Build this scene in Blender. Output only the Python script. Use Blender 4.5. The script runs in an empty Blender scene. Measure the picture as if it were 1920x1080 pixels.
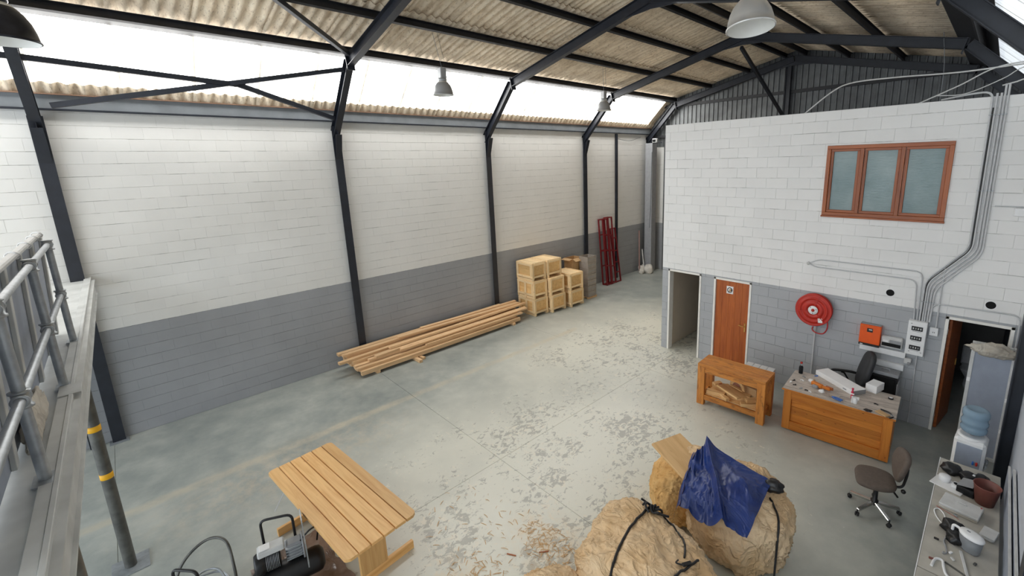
import bpy, math, random
from mathutils import Vector, Matrix, noise
from mathutils.bvhtree import BVHTree
rnd = random.Random(7)
S = bpy.context.scene
COL = S.collection
PI = math.pi

# ------------------------------------------------------------------ camera, world, light, exposure
cam = bpy.data.cameras.new('camera')
cam.sensor_width = 36.0
cam.lens = 827.64 / 1920 * 36
cam.shift_x = -87.99 / 1920
cam.shift_y = -60.08 / 1920
cam.clip_start = 0.05
camo = bpy.data.objects.new('camera', cam)
COL.objects.link(camo)
CAM = Vector((10.8014, 0.0, 4.6978))
_R = Vector((0.70985253, 0.70380264, -0.0277709))
_U = Vector((-0.12690391, 0.16657826, 0.97782774))
_F = Vector((-0.69282377, 0.69058926, -0.20756131))
M = Matrix.Identity(4)
for i in range(3):
    M[i][0] = _R[i]; M[i][1] = _U[i]; M[i][2] = -_F[i]; M[i][3] = CAM[i]
camo.matrix_world = M
S.camera = camo

W = bpy.data.worlds.new('world'); S.world = W; W.use_nodes = True
bg = W.node_tree.nodes['Background']
bg.inputs[0].default_value = (0.86, 0.93, 1.0, 1); bg.inputs[1].default_value = 2.0
SKY_L, SKY_R = 5.2, .50          # how brightly the daylight glows in the translucent roof sheets
S.view_settings.view_transform = 'Standard'; S.view_settings.look = 'None'
S.view_settings.exposure = 0.78; S.view_settings.gamma = 1.0
S.view_settings.use_curve_mapping = False
S.cycles.use_denoising = True
S.cycles.max_bounces = 8; S.cycles.diffuse_bounces = 5; S.cycles.glossy_bounces = 3
S.cycles.transmission_bounces = 6; S.cycles.transparent_max_bounces = 8
S.cycles.caustics_reflective = False; S.cycles.caustics_refractive = False
S.cycles.sample_clamp_indirect = 6.0

# ------------------------------------------------------------------ mesh helpers
def v3(*a): return Vector(a)

class MB:
    def __init__(s): s.v = []; s.f = []; s.sm = []
    def add(s, vs, fs, smooth=False, m=None):
        n = len(s.v)
        s.v += [(m @ Vector(p)) if m is not None else Vector(p) for p in vs]
        s.f += [[i + n for i in f] for f in fs]; s.sm += [smooth] * len(fs)
        return s
    def box(s, x0, x1, y0, y1, z0, z1, c=0.0, m=None):
        """box with chamfer c"""
        if c <= 0:
            vs = [(x, y, z) for x in (x0, x1) for y in (y0, y1) for z in (z0, z1)]
            fs = [(0, 1, 3, 2), (4, 6, 7, 5), (0, 4, 5, 1), (2, 3, 7, 6), (0, 2, 6, 4), (1, 5, 7, 3)]
            return s.add(vs, fs, m=m)
        c = min(c, (x1 - x0) * .45, (y1 - y0) * .45, (z1 - z0) * .45)
        lo = (x0, y0, z0); hi = (x1, y1, z1); vs = []; idx = {}
        for sx in (0, 1):
            for sy in (0, 1):
                for sz in (0, 1):
                    sg = (sx, sy, sz)
                    for ax in range(3):
                        p = [0, 0, 0]
                        for k in range(3):
                            e = hi[k] if sg[k] else lo[k]
                            p[k] = e if k == ax else e + (-c if sg[k] else c)
                        idx[(sg, ax)] = len(vs); vs.append(tuple(p))
        fs = []
        for ax in range(3):
            a, b = (ax + 1) % 3, (ax + 2) % 3
            for t in (0, 1):
                q = []
                for (i, j) in ((0, 0), (1, 0), (1, 1), (0, 1)):
                    sg = [0, 0, 0]; sg[ax] = t; sg[a] = i; sg[b] = j
                    q.append(idx[(tuple(sg), ax)])
                fs.append(q if t else q[::-1])
        for ax in range(3):
            a, b = (ax + 1) % 3, (ax + 2) % 3
            for i in (0, 1):
                for j in (0, 1):
                    s0 = [0, 0, 0]; s1 = [0, 0, 0]; s0[ax] = 0; s1[ax] = 1
                    s0[a] = s1[a] = i; s0[b] = s1[b] = j
                    q = [idx[(tuple(s0), a)], idx[(tuple(s1), a)], idx[(tuple(s1), b)], idx[(tuple(s0), b)]]
                    fs.append(q if i != j else q[::-1])
        for sg in [(i, j, k) for i in (0, 1) for j in (0, 1) for k in (0, 1)]:
            q = [idx[(sg, 0)], idx[(sg, 1)], idx[(sg, 2)]]
            fs.append(q if sum(sg) % 2 else q[::-1])
        return s.add(vs, fs, m=m)
    def cbox(s, cx, cy, cz, sx, sy, sz, c=0.0, m=None):
        return s.box(cx - sx / 2, cx + sx / 2, cy - sy / 2, cy + sy / 2, cz - sz / 2, cz + sz / 2, c, m)
    def tube(s, pts, r, n=10, cap=True, closed=False):
        pts = [Vector(p) for p in pts]
        rr = r if isinstance(r, (list, tuple)) else [r] * len(pts)
        rings = []; N = len(pts); up = None
        for i, p in enumerate(pts):
            if closed: t = pts[(i + 1) % N] - pts[i - 1]
            else: t = pts[min(i + 1, N - 1)] - pts[max(i - 1, 0)]
            t.normalize()
            if up is None:
                up = Vector((0, 0, 1)) if abs(t.z) < .9 else Vector((1, 0, 0))
            a = t.cross(up)
            if a.length < 1e-6: a = t.cross(Vector((0, 1, 0)))
            a.normalize(); up = a.cross(t).normalized()
            rings.append([p + rr[i] * (math.cos(2 * PI * k / n) * a + math.sin(2 * PI * k / n) * up) for k in range(n)])
        vs = [q for g in rings for q in g]; fs = []
        for i in range(N if closed else N - 1):
            j = (i + 1) % N
            for k in range(n):
                fs.append((i * n + k, i * n + (k + 1) % n, j * n + (k + 1) % n, j * n + k))
        s.add(vs, fs, True)
        if cap and not closed:
            s.add(rings[0], [list(range(n))[::-1]]); s.add(rings[-1], [list(range(n))])
        return s
    def lathe(s, prof, n=24, m=None, smooth=True):
        """prof: (radius, z) pairs, about local z"""
        vs = []; fs = []
        for (r, z) in prof:
            for k in range(n):
                a = 2 * PI * k / n; vs.append((r * math.cos(a), r * math.sin(a), z))
        for i in range(len(prof) - 1):
            for k in range(n):
                fs.append((i * n + k, i * n + (k + 1) % n, (i + 1) * n + (k + 1) % n, (i + 1) * n + k))
        return s.add(vs, fs, smooth, m)
    def disc(s, r, z, n=24, m=None, up=True):
        vs = [(r * math.cos(2 * PI * k / n), r * math.sin(2 * PI * k / n), z) for k in range(n)]
        return s.add(vs, [list(range(n)) if up else list(range(n))[::-1]], False, m)
    def prism(s, poly, d0, d1, ax=1, m=None):
        """poly in the two other axes, extruded along axis ax"""
        n = len(poly); vs = []
        for d in (d0, d1):
            for (a, b) in poly:
                p = {0: (d, a, b), 1: (a, d, b), 2: (a, b, d)}[ax]; vs.append(p)
        fs = [list(range(n)), [n + i for i in range(n)][::-1]]
        for i in range(n):
            j = (i + 1) % n; fs.append((i, n + i, n + j, j))
        return s.add(vs, fs, m=m)
    def bar(s, p0, p1, w, h, up=(0, 0, 1), c=0.0):
        """rectangular bar between two points: w across, h along up"""
        p0 = Vector(p0); p1 = Vector(p1); t = p1 - p0; L = t.length; t.normalize()
        u = Vector(up); a = u.cross(t)
        if a.length < 1e-5: a = Vector((0, 1, 0)).cross(t)
        a.normalize(); u = t.cross(a)
        m = Matrix(((t.x, a.x, u.x, p0.x), (t.y, a.y, u.y, p0.y), (t.z, a.z, u.z, p0.z), (0, 0, 0, 1)))
        return s.box(0, L, -w / 2, w / 2, -h / 2, h / 2, c, m)
    def ibeam(s, p0, p1, depth, width, up, tf=.012, tw=.009):
        """I section; up points from the inner to the outer flange, the two points run along the inner flange"""
        p0 = Vector(p0); p1 = Vector(p1); u = Vector(up).normalized()
        s.bar(p0 + u * tf / 2, p1 + u * tf / 2, width, tf, up)
        s.bar(p0 + u * (depth - tf / 2), p1 + u * (depth - tf / 2), width, tf, up)
        s.bar(p0 + u * depth / 2, p1 + u * depth / 2, tw, depth - tf, up)
        return s
    def mesh(s, name):
        me = bpy.data.meshes.new(name)
        me.from_pydata([tuple(p) for p in s.v], [], s.f)
        me.polygons.foreach_set('use_smooth', s.sm)
        me.update(); return me
    def build(s, name, mat, parent=None, world=False):
        me = s.mesh(name)
        if mat is not None: me.materials.append(mat)
        o = bpy.data.objects.new(name, me); COL.objects.link(o)
        if parent is not None:
            o.parent = parent
            if world: o.matrix_parent_inverse = wm(parent).inverted()
        return o

def wm(o):
    m = o.matrix_basis.copy()
    if o.parent is not None: m = wm(o.parent) @ o.matrix_parent_inverse @ m
    return m

def thing(name, label, cat, loc=(0, 0, 0), rz=0.0, group=None, kind=None, rot=None):
    o = bpy.data.objects.new(name, None); COL.objects.link(o)
    o.empty_display_size = .1
    o.location = loc; o.rotation_euler = rot if rot else (0, 0, rz)
    return tag(o, label, cat, group, kind)
def tag(o, label=None, cat=None, group=None, kind=None):
    if label: o['label'] = label
    if cat: o['category'] = cat
    if group: o['group'] = group
    if kind: o['kind'] = kind
    return o
_plank = {}
def plank(name, mat, parent, p0, p1, w, h, up=(0, 0, 1), c=.003):
    """a stick of its own: the mesh is long in local x so the grain follows it; p0, p1 in the parent's frame"""
    p0 = Vector(p0); p1 = Vector(p1); t = p1 - p0; L = t.length; t = t / L
    u = Vector(up); a = u.cross(t)
    if a.length < 1e-5: a = Vector((0, 1, 0)).cross(t)
    a.normalize(); u = t.cross(a)
    key = (round(L, 3), round(w, 4), round(h, 4), mat.name, name)
    me = _plank.get(key)
    if me is None:
        me = MB().box(0, L, -w / 2, w / 2, -h / 2, h / 2, c).mesh(name); me.materials.append(mat); _plank[key] = me
    o = bpy.data.objects.new(name, me); COL.objects.link(o)
    o.matrix_basis = Matrix(((t.x, a.x, u.x, p0.x), (t.y, a.y, u.y, p0.y), (t.z, a.z, u.z, p0.z), (0, 0, 0, 1)))
    if parent is not None: o.parent = parent
    return o
def copy_tree(o, parent=None):
    c = o.copy(); COL.objects.link(c)
    if parent is not None: c.parent = parent
    for ch in list(o.children): copy_tree(ch, c)
    return c
def rounded(pts, r, n=5):
    """polyline with its corners rounded"""
    pts = [Vector(p) for p in pts]; out = [pts[0]]
    for i in range(1, len(pts) - 1):
        a, b, c = pts[i - 1], pts[i], pts[i + 1]
        d0 = (a - b); d1 = (c - b); k = min(r, d0.length * .49, d1.length * .49)
        q0 = b + d0.normalized() * k; q1 = b + d1.normalized() * k
        for j in range(n + 1):
            t = j / n; out.append(q0.lerp(b, t).lerp(b.lerp(q1, t), t))
    out.append(pts[-1]); return out
def spline(pts, n=8):
    pts = [Vector(p) for p in pts]; P = [pts[0] * 2 - pts[1]] + pts + [pts[-1] * 2 - pts[-2]]; out = []
    for i in range(1, len(P) - 2):
        for j in range(n):
            t = j / n; a, b, c, d = P[i - 1], P[i], P[i + 1], P[i + 2]
            out.append(.5 * ((2 * b) + (c - a) * t + (2 * a - 5 * b + 4 * c - d) * t * t + (3 * b - a - 3 * c + d) * t ** 3))
    out.append(pts[-1]); return out

# ------------------------------------------------------------------ materials
def lin(r, g, b):
    f = lambda c: (c / 255 / 12.92) if c / 255 <= .04045 else ((c / 255 + .055) / 1.055) ** 2.4
    return (f(r), f(g), f(b), 1.0)
class NT:
    def __init__(s, name):
        s.m = bpy.data.materials.new(name); s.m.use_nodes = True; s.t = s.m.node_tree
        s.b = s.t.nodes['Principled BSDF']; s.out = s.t.nodes['Material Output']
    def n(s, typ, **k):
        o = s.t.nodes.new(typ)
        for a, b in k.items(): setattr(o, a, b)
        return o
    def l(s, a, b): s.t.links.new(a, b)
    def val(s, sock, v):
        if hasattr(v, 'is_linked') or hasattr(v, 'links'): s.l(v, sock)
        else: sock.default_value = v
    def math(s, op, a, b=None, c=None, clamp=False):
        o = s.n('ShaderNodeMath', operation=op, use_clamp=clamp); s.val(o.inputs[0], a)
        if b is not None: s.val(o.inputs[1], b)
        if c is not None: s.val(o.inputs[2], c)
        return o.outputs[0]
    def mix(s, f, a, b, blend='MIX'):
        o = s.n('ShaderNodeMix', data_type='RGBA', blend_type=blend)
        s.val(o.inputs[0], f); s.val(o.inputs[6], a); s.val(o.inputs[7], b); return o.outputs[2]
    def ramp(s, f, stops, interp='LINEAR'):
        o = s.n('ShaderNodeValToRGB'); s.l(f, o.inputs[0]); cr = o.color_ramp; cr.interpolation = interp
        while len(cr.elements) < len(stops): cr.elements.new(.5)
        for e, (p, c) in zip(cr.elements, stops):
            e.position = p; e.color = c if isinstance(c, (tuple, list)) else (c, c, c, 1)
        return o.outputs[0]
    def noise(s, vec, scale, detail=4, rough=.55, dist=0.0):
        o = s.n('ShaderNodeTexNoise'); s.l(vec, o.inputs['Vector']); o.inputs['Scale'].default_value = scale
        o.inputs['Detail'].default_value = detail; o.inputs['Roughness'].default_value = rough; o.inputs['Distortion'].default_value = dist
        return o.outputs[0]
    def mapping(s, vec, scale=(1, 1, 1), rot=(0, 0, 0), loc=(0, 0, 0)):
        o = s.n('ShaderNodeMapping'); s.l(vec, o.inputs[0]); o.inputs[1].default_value = loc
        o.inputs[2].default_value = rot; o.inputs[3].default_value = scale; return o.outputs[0]
    def obj(s): return s.n('ShaderNodeTexCoord').outputs['Object']
    def pos(s): return s.n('ShaderNodeNewGeometry').outputs['Position']
    def rand(s): return s.n('ShaderNodeObjectInfo').outputs['Random']
    def objr(s):
        """object coordinates pushed by a per-object random offset"""
        c = s.n('ShaderNodeCombineXYZ'); r = s.rand()
        s.l(s.math('MULTIPLY', r, 37.0), c.inputs[0]); s.l(s.math('MULTIPLY', r, 91.0), c.inputs[1]); s.l(s.math('MULTIPLY', r, 53.0), c.inputs[2])
        a = s.n('ShaderNodeVectorMath', operation='ADD'); s.l(s.obj(), a.inputs[0]); s.l(c.outputs[0], a.inputs[1]); return a.outputs[0]
    def bump(s, h, strength=.3, dist=.01):
        o = s.n('ShaderNodeBump'); o.inputs['Strength'].default_value = strength; o.inputs['Distance'].default_value = dist
        s.l(h, o.inputs['Height']); s.l(o.outputs[0], s.b.inputs['Normal'])
    def fin(s, col, rough=.6, metal=0.0, spec=None):
        s.val(s.b.inputs['Base Color'], col); s.val(s.b.inputs['Roughness'], rough); s.b.inputs['Metallic'].default_value = metal
        if spec is not None: s.b.inputs['Specular IOR Level'].default_value = spec
        return s.m

def plain(name, col, rough=.55, metal=0.0, var=.12, scale=9.0, bump=0.0, spec=None):
    """paint, plastic or metal with a little mottling"""
    t = NT(name); c = lin(*col); n = t.noise(t.objr(), scale, 3)
    d = tuple(x * (1 - var) for x in c[:3]) + (1,); e = tuple(min(1, x * (1 + var * .6)) for x in c[:3]) + (1,)
    k = t.ramp(n, [(.3, d), (.7, e)])
    if bump: t.bump(n, bump, .01)
    return t.fin(k, rough, metal, spec)

def wood(name, light, dark, knot, rough=.6, grain=14.0, knots=1.0, kscale=2.6, stain=None):
    t = NT(name); v = t.objr()
    g = t.noise(t.mapping(v, (.9, grain, grain)), 1.6, 5, .6, .6)
    col = t.ramp(g, [(.28, lin(*dark)), (.55, lin(*light)), (.8, lin(*[min(255, c * 1.05) for c in light]))])
    vo = t.n('ShaderNodeTexVoronoi'); t.l(t.mapping(v, (1, 2.2, 2.2)), vo.inputs['Vector']); vo.inputs['Scale'].default_value = kscale
    k = t.ramp(vo.outputs['Distance'], [(.05, 1.0), (.10, 0.0)])
    col = t.mix(t.math('MULTIPLY', k, .75 * knots), col, lin(*knot))
    r = t.rand(); hv = t.math('MULTIPLY_ADD', r, .26, .86)
    o = t.n('ShaderNodeMix', data_type='RGBA', blend_type='MULTIPLY'); o.inputs[0].default_value = 1.0
    t.l(col, o.inputs[6]); cc = t.n('ShaderNodeCombineColor'); t.l(hv, cc.inputs[0]); t.l(hv, cc.inputs[1]); t.l(hv, cc.inputs[2]); t.l(cc.outputs[0], o.inputs[7])
    col = o.outputs[2]
    if stain:
        sn = t.noise(t.mapping(v, (2.2, 12, 12)), 2.2, 7, .75); col = t.mix(t.ramp(sn, [(.52, 0.0), (.6, stain[1])]), col, lin(*stain[0]))
    t.bump(g, .12, .004)
    return t.fin(col, rough)

def wallpaint(name, split, white=(236, 236, 233), grey=(160, 163, 168), all_grey=False):
    t = NT(name); p = t.pos(); sx = t.n('ShaderNodeSeparateXYZ'); t.l(p, sx.inputs[0])
    up = t.math('GREATER_THAN', t.math('ADD', sx.outputs[2], t.math('MULTIPLY_ADD', t.noise(p, 14, 2), .012, -.006)), split)
    w = lin(*white); g = lin(*grey)
    n = t.noise(p, .9, 5, .6); f = t.noise(p, 22, 4, .65)
    ww = t.ramp(n, [(.3, tuple(c * .93 for c in w[:3]) + (1,)), (.7, w)])
    gg = t.ramp(n, [(.3, tuple(c * .9 for c in g[:3]) + (1,)), (.7, tuple(c * 1.05 for c in g[:3]) + (1,))])
    col = t.mix(up, gg, ww)
    hv = t.math('MULTIPLY_ADD', t.rand(), .035, .965)
    col = t.mix(1.0, col, hv, 'MULTIPLY')
    # paint cracked along some of the bed joints
    fr = t.math('FRACT', t.math('ADD', t.math('DIVIDE', sx.outputs[2], .2035), .5))
    ln = t.math('LESS_THAN', t.math('ABSOLUTE', t.math('SUBTRACT', fr, .5)), .020)
    ck = t.ramp(t.noise(t.mapping(p, (1, 1, 4)), 1.7, 6, .7), [(.50, 0.0), (.60, .55)])
    col = t.mix(t.math('MULTIPLY', ln, ck), col, lin(118, 116, 112))
    sc = t.ramp(t.noise(t.mapping(p, (1, 1, 3)), 6.5, 8, .75), [(.70, 0.0), (.76, .35)])
    col = t.mix(sc, col, lin(150, 146, 138))
    t.bump(f, .22, .006)
    return t.fin(col, .62, 0, .35)

M_ = {}
M_['wall_long'] = wallpaint('painted_block_long', 2.035, (234, 233, 229), (160, 162, 165))
M_['wall_office'] = wallpaint('painted_block_office', 2.10, (238, 238, 237), (176, 179, 183))
M_['wall_right'] = wallpaint('painted_plaster_right', 2.10, (236, 236, 236), (196, 202, 212))
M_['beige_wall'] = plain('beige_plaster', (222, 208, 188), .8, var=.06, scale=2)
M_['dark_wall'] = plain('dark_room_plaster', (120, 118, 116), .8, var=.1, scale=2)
M_['steel'] = plain('navy_steel_paint', (34, 38, 47), .4, var=.25, scale=5, bump=.05)
M_['steel_dark'] = plain('dark_purlin_paint', (34, 35, 39), .5, var=.28, scale=5)
M_['grey_steel'] = plain('grey_beam_paint', (128, 133, 137), .5, var=.15, scale=3)
M_['galv'] = plain('galvanised_pipe', (165, 170, 174), .38, .55, var=.22, scale=14, bump=.06)
M_['pole'] = plain('bare_dark_pipe', (98, 98, 94), .42, .35, var=.4, scale=7)
M_['white_paint'] = plain('white_gloss_paint', (240, 238, 232), .4, var=.05)
M_['white_plastic'] = plain('white_plastic', (236, 237, 238), .35, var=.05)
M_['conduit'] = plain('painted_conduit', (196, 198, 200), .4, var=.08)
M_['grey_plastic'] = plain('grey_plastic', (150, 152, 155), .45, var=.1)
M_['light_grey'] = plain('light_grey_plastic', (205, 206, 205), .5, var=.1)
M_['black'] = plain('black_plastic', (26, 26, 28), .4, var=.2)
M_['black_fabric'] = plain('black_leatherette', (46, 47, 50), .55, var=.25, scale=14, bump=.15)
M_['hole'] = plain('pipe_hole_black', (8, 8, 9), .9)
M_['rubber'] = plain('rubber', (34, 34, 36), .7)
M_['chrome'] = plain('polished_metal', (205, 205, 203), .22, .95, var=.06)
M_['brass'] = plain('brass', (205, 165, 95), .3, .8, var=.06)
M_['red'] = plain('red_reel_enamel', (188, 42, 28), .42, var=.1)
M_['dark_red'] = plain('dark_red_steel', (122, 18, 26), .5, var=.2)
M_['red_hose'] = plain('red_hose', (176, 38, 40), .5)
M_['orange'] = plain('orange_enamel', (236, 92, 20), .38, var=.06)
M_['tool_orange'] = plain('orange_tool_plastic', (214, 122, 40), .42, var=.1)
M_['blue_plastic'] = plain('blue_grip', (52, 108, 190), .4)
M_['pink'] = plain('red_tube', (214, 50, 84), .4)
M_['yellow'] = plain('yellow_tape', (250, 186, 30), .5, var=.06)
M_['paper'] = plain('paper', (240, 240, 240), .7, var=.04)
M_['brown_fabric'] = plain('brown_upholstery', (96, 85, 77), .75, var=.14, scale=30, bump=.1)
M_['bin_brown'] = plain('brown_bin_plastic', (118, 66, 56), .45, var=.08)
M_['cardboard'] = plain('cardboard', (196, 160, 116), .75, var=.1)
M_['grey_card'] = plain('grey_carton', (158, 150, 142), .75, var=.12)
M_['grey_board'] = plain('grey_board', (150, 158, 172), .6, var=.07)
M_['desk_top'] = wood('weathered_desk_top', (190, 180, 170), (150, 140, 130), (120, 105, 95), .6, 9, .2, 2, ((95, 80, 75), .45))
M_['table_top_grey'] = plain('dusty_grey_top', (186, 182, 172), .65, var=.2, scale=4, bump=.04)
M_['deck'] = plain('dusty_deck_paint', (190, 192, 190), .55, var=.2, scale=3, bump=.05)
M_['concrete_post'] = plain('grey_pilaster', (158, 160, 164), .7, var=.1)
M_['rubbish'] = plain('rubbish_bag', (212, 208, 200), .6, var=.15, scale=7, bump=.3)
M_['pink_pvc'] = plain('dull_pink_strip', (150, 118, 112), .6)
M_['clad'] = plain('grey_cladding', (104, 107, 108), .45, .25, var=.28, scale=3)
M_['pine'] = wood('new_pine', (226, 186, 134), (204, 156, 102), (140, 90, 50), .62, 14, .8, 2.6)
M_['timber'] = wood('sawn_timber', (228, 192, 148), (206, 164, 120), (140, 92, 56), .68, 16, .35, 2.2)
M_['crate'] = wood('crate_pine', (244, 216, 170), (230, 196, 146), (120, 76, 40), .62, 12, 1.0, 4.5)
M_['bench'] = wood('oiled_pine', (206, 136, 62), (178, 104, 40), (110, 52, 22), .5, 12, .8, 3.2, ((92, 50, 30), .5))
M_['deskw'] = wood('varnished_pine', (206, 130, 52), (180, 100, 34), (96, 40, 14), .38, 12, 1.0, 5.0)
M_['table'] = wood('varnished_table_board', (230, 184, 120), (214, 158, 92), (150, 92, 44), .45, 14, .45, 3.0)
M_['door'] = wood('brown_door_veneer', (176, 92, 34), (150, 70, 22), (120, 52, 18), .45, 8, .15, 1.5)
M_['winwood'] = wood('window_hardwood', (156, 84, 36), (128, 62, 24), (100, 46, 18), .4, 10, .1)
M_['crate_in'] = wood('crate_panel', (232, 192, 132), (214, 168, 106), (110, 66, 34), .62, 10, 1.0, 5.0)
M_['ply'] = wood('offcut_board', (226, 186, 132), (206, 160, 104), (150, 100, 60), .65, 8, .3)

def m_roof():
    t = NT('fibre_cement_underside'); v = t.objr()
    a = t.noise(t.mapping(v, (5, 1.2, 1)), 2.2, 6, .65); b = t.noise(t.mapping(v, (22, 6, 1)), 2.0, 4, .7)
    col = t.ramp(a, [(.25, lin(186, 166, 140)), (.5, lin(232, 215, 190)), (.75, lin(246, 234, 212))])
    col = t.mix(t.ramp(b, [(.56, 0.0), (.66, .6)]), col, lin(138, 112, 84))
    col = t.mix(1.0, col, t.math('MULTIPLY_ADD', t.rand(), .2, .84), 'MULTIPLY')
    t.bump(b, .1, .004)
    return t.fin(col, .85)
M_['roof'] = m_roof()
def m_sky(name, strength, tint):
    t = NT(name); o = t.obj(); sx = t.n('ShaderNodeSeparateXYZ'); t.l(o, sx.inputs[0])
    # grime gathers in the side laps of each sheet
    x = sx.outputs[0]
    lap = t.math('MAXIMUM', t.math('LESS_THAN', x, .03), t.math('GREATER_THAN', x, .962))
    ln = t.noise(t.mapping(t.objr(), (9, 3, 1)), 2, 4)
    st = t.noise(t.mapping(t.objr(), (7, .6, 1)), 1.5, 3)
    wv = t.math('MULTIPLY_ADD', t.math('SINE', t.math('MULTIPLY', x, 2 * PI / .177)), .14, .9)
    e = t.math('MULTIPLY', t.math('MULTIPLY', t.math('MULTIPLY_ADD', st, .7, .62), wv), strength)
    e = t.math('MULTIPLY', e, t.math('SUBTRACT', 1.0, t.math('MULTIPLY', lap, t.math('MULTIPLY_ADD', ln, .5, .62))))
    col = t.mix(lap, tint, lin(236, 222, 186))
    t.val(t.b.inputs['Emission Color'], col); t.val(t.b.inputs['Emission Strength'], e)
    return t.fin(lin(225, 228, 228), .5)
M_['sky_l'] = m_sky('translucent_sheet_left', SKY_L, (1.0, .985, .96, 1))
M_['sky_r'] = m_sky('translucent_sheet_right', SKY_R, (.86, .93, 1.0, 1))
def m_floor():
    t = NT('worn_floor_paint'); p = t.pos(); sx = t.n('ShaderNodeSeparateXYZ'); t.l(p, sx.inputs[0])
    big = t.noise(p, .5, 4, .6); mid = t.noise(p, 2.2, 6, .65)
    col = t.ramp(t.math('MULTIPLY_ADD', mid, .5, t.math('MULTIPLY', big, .5)), [(.36, lin(136, 143, 140)), (.5, lin(158, 163, 158)), (.64, lin(180, 183, 176))])
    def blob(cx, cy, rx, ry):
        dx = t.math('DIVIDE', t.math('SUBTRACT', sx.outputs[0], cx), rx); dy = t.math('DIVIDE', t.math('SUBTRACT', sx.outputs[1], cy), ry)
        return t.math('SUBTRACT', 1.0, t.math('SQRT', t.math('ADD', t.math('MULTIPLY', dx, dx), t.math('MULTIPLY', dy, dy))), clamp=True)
    worn = t.math('MULTIPLY', t.math('MAXIMUM', blob(6.6, 4.4, 4.2, 5.2), blob(4.6, 8.8, 3.5, 5.5)), t.math('MULTIPLY_ADD', big, 1.6, .75), clamp=True)  # real wear, plus reflected skylight sheen painted in as a paler floor centre
    # bare patches where the paint has flaked off
    clus = t.math('MULTIPLY_ADD', t.noise(p, 1.1, 4, .6), 2.6, -.62, clamp=True)
    cw = t.math('MULTIPLY', worn, clus)
    fl = t.noise(t.mapping(p, (1, .7, 1), (0, 0, .5)), 11.0, 8, .74, .8)
    thr = t.math('SUBTRACT', .70, t.math('MULTIPLY', cw, .235))
    flake = t.math('MULTIPLY', t.math('SUBTRACT', fl, thr), 34.0, clamp=True)
    fl2 = t.noise(t.mapping(p, (.8, 1, 1), (0, 0, -.7), (3, 8, 0)), 12.0, 8, .74, .8)
    flake2 = t.math('MULTIPLY', t.math('SUBTRACT', fl2, t.math('SUBTRACT', .69, t.math('MULTIPLY', cw, .19))), 26.0, clamp=True)
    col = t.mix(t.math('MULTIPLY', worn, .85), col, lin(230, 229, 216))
    col = t.mix(t.math('MULTIPLY', flake2, .8), col, lin(228, 222, 206))
    col = t.mix(t.math('MULTIPLY', flake, .8), col, lin(166, 166, 158))
    # dusty wheel tracks and sawdust
    tn = t.noise(p, 1.4, 5, .7)
    tr = t.math('ABSOLUTE', t.math('SUBTRACT', t.math('ADD', sx.outputs[0], t.math('MULTIPLY', tn, .16)), 2.68))
    trk = t.math('MULTIPLY', t.math('SUBTRACT', .13, tr), 12, clamp=True)
    trk = t.math('MULTIPLY', trk, t.math('MULTIPLY_ADD', mid, 1.6, -.35, clamp=True))
    trk = t.math('MULTIPLY', trk, t.math('LESS_THAN', sx.outputs[1], 8.8))
    col = t.mix(t.math('MULTIPLY', trk, .75), col, lin(204, 192, 166))
    dn = t.noise(p, 6, 6, .7)
    saw = t.math('MAXIMUM', blob(7.28, 3.15, .75, .55), t.math('MAXIMUM', blob(7.0, 2.0, .6, .5), t.math('MULTIPLY', blob(3.2, 1.4, 1.0, 2.4), .4)))
    saw = t.math('MULTIPLY', t.math('MULTIPLY', saw, 2.0), t.math('MULTIPLY_ADD', dn, 4.5, -1.9, clamp=True), clamp=True)
    col = t.mix(t.math('MULTIPLY', saw, .5), col, lin(226, 202, 166))
    sp = t.ramp(t.noise(p, 30, 4, .8), [(.70, 0.0), (.74, .6)])
    col = t.mix(sp, col, lin(112, 110, 104))
    t.bump(t.math('MULTIPLY', fl, -1.0), .1, .004)
    return t.fin(col, t.math('MULTIPLY_ADD', mid, .3, .22), 0, .5)
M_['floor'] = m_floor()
def m_cloth(name, col, dark, scale=6.0, rough=.8, bump=.5):
    t = NT(name); v = t.obj(); n = t.noise(v, scale, 7, .6, .4); b = t.noise(v, 2.2, 4, .6)
    c = t.ramp(b, [(.35, lin(*dark)), (.6, lin(*col))])
    c = t.mix(t.ramp(t.noise(v, 9, 5, .7), [(.62, 0.0), (.72, .3)]), c, lin(*[x * .62 for x in dark]))
    rg = t.math('POWER', t.math('SUBTRACT', 1.0, t.math('ABSOLUTE', t.math('MULTIPLY_ADD', t.noise(t.mapping(v, (1, 1.6, 1)), scale * .55, 3, .5, 1.2), 2.0, -1.0))), 6.0)
    t.bump(t.math('ADD', n, t.math('MULTIPLY', rg, 1.1)), bump, .03)
    return t.fin(c, rough)
M_['canvas'] = m_cloth('beige_dust_sheet', (232, 204, 166), (222, 186, 140), 7.0, .8, .7)
M_['canvas2'] = m_cloth('ochre_dust_sheet', (236, 196, 134), (222, 172, 104), 7.0, .8, .7)
M_['tarp'] = m_cloth('blue_tarpaulin', (32, 56, 120), (25, 45, 104), 4.0, .38, .3)
M_['rag'] = m_cloth('grey_rag', (196, 190, 178), (160, 152, 140))
M_['sheet_dark'] = m_cloth('brown_plastic_sheet', (150, 130, 118), (104, 88, 78), 3, .18, .3)
def m_frost():
    t = NT('frosted_glass'); v = t.obj()
    w = t.noise(t.mapping(v, (5, 5, 60)), 1.5, 4, .6, 1.0); t.bump(w, .5, .01)
    t.b.inputs['Transmission Weight'].default_value = .25
    t.b.inputs['IOR'].default_value = 1.45
    c = t.ramp(t.noise(v, 2.2, 4), [(.3, lin(126, 146, 148)), (.7, lin(152, 168, 168))])
    return t.fin(c, .25)
M_['frost'] = m_frost()
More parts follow.
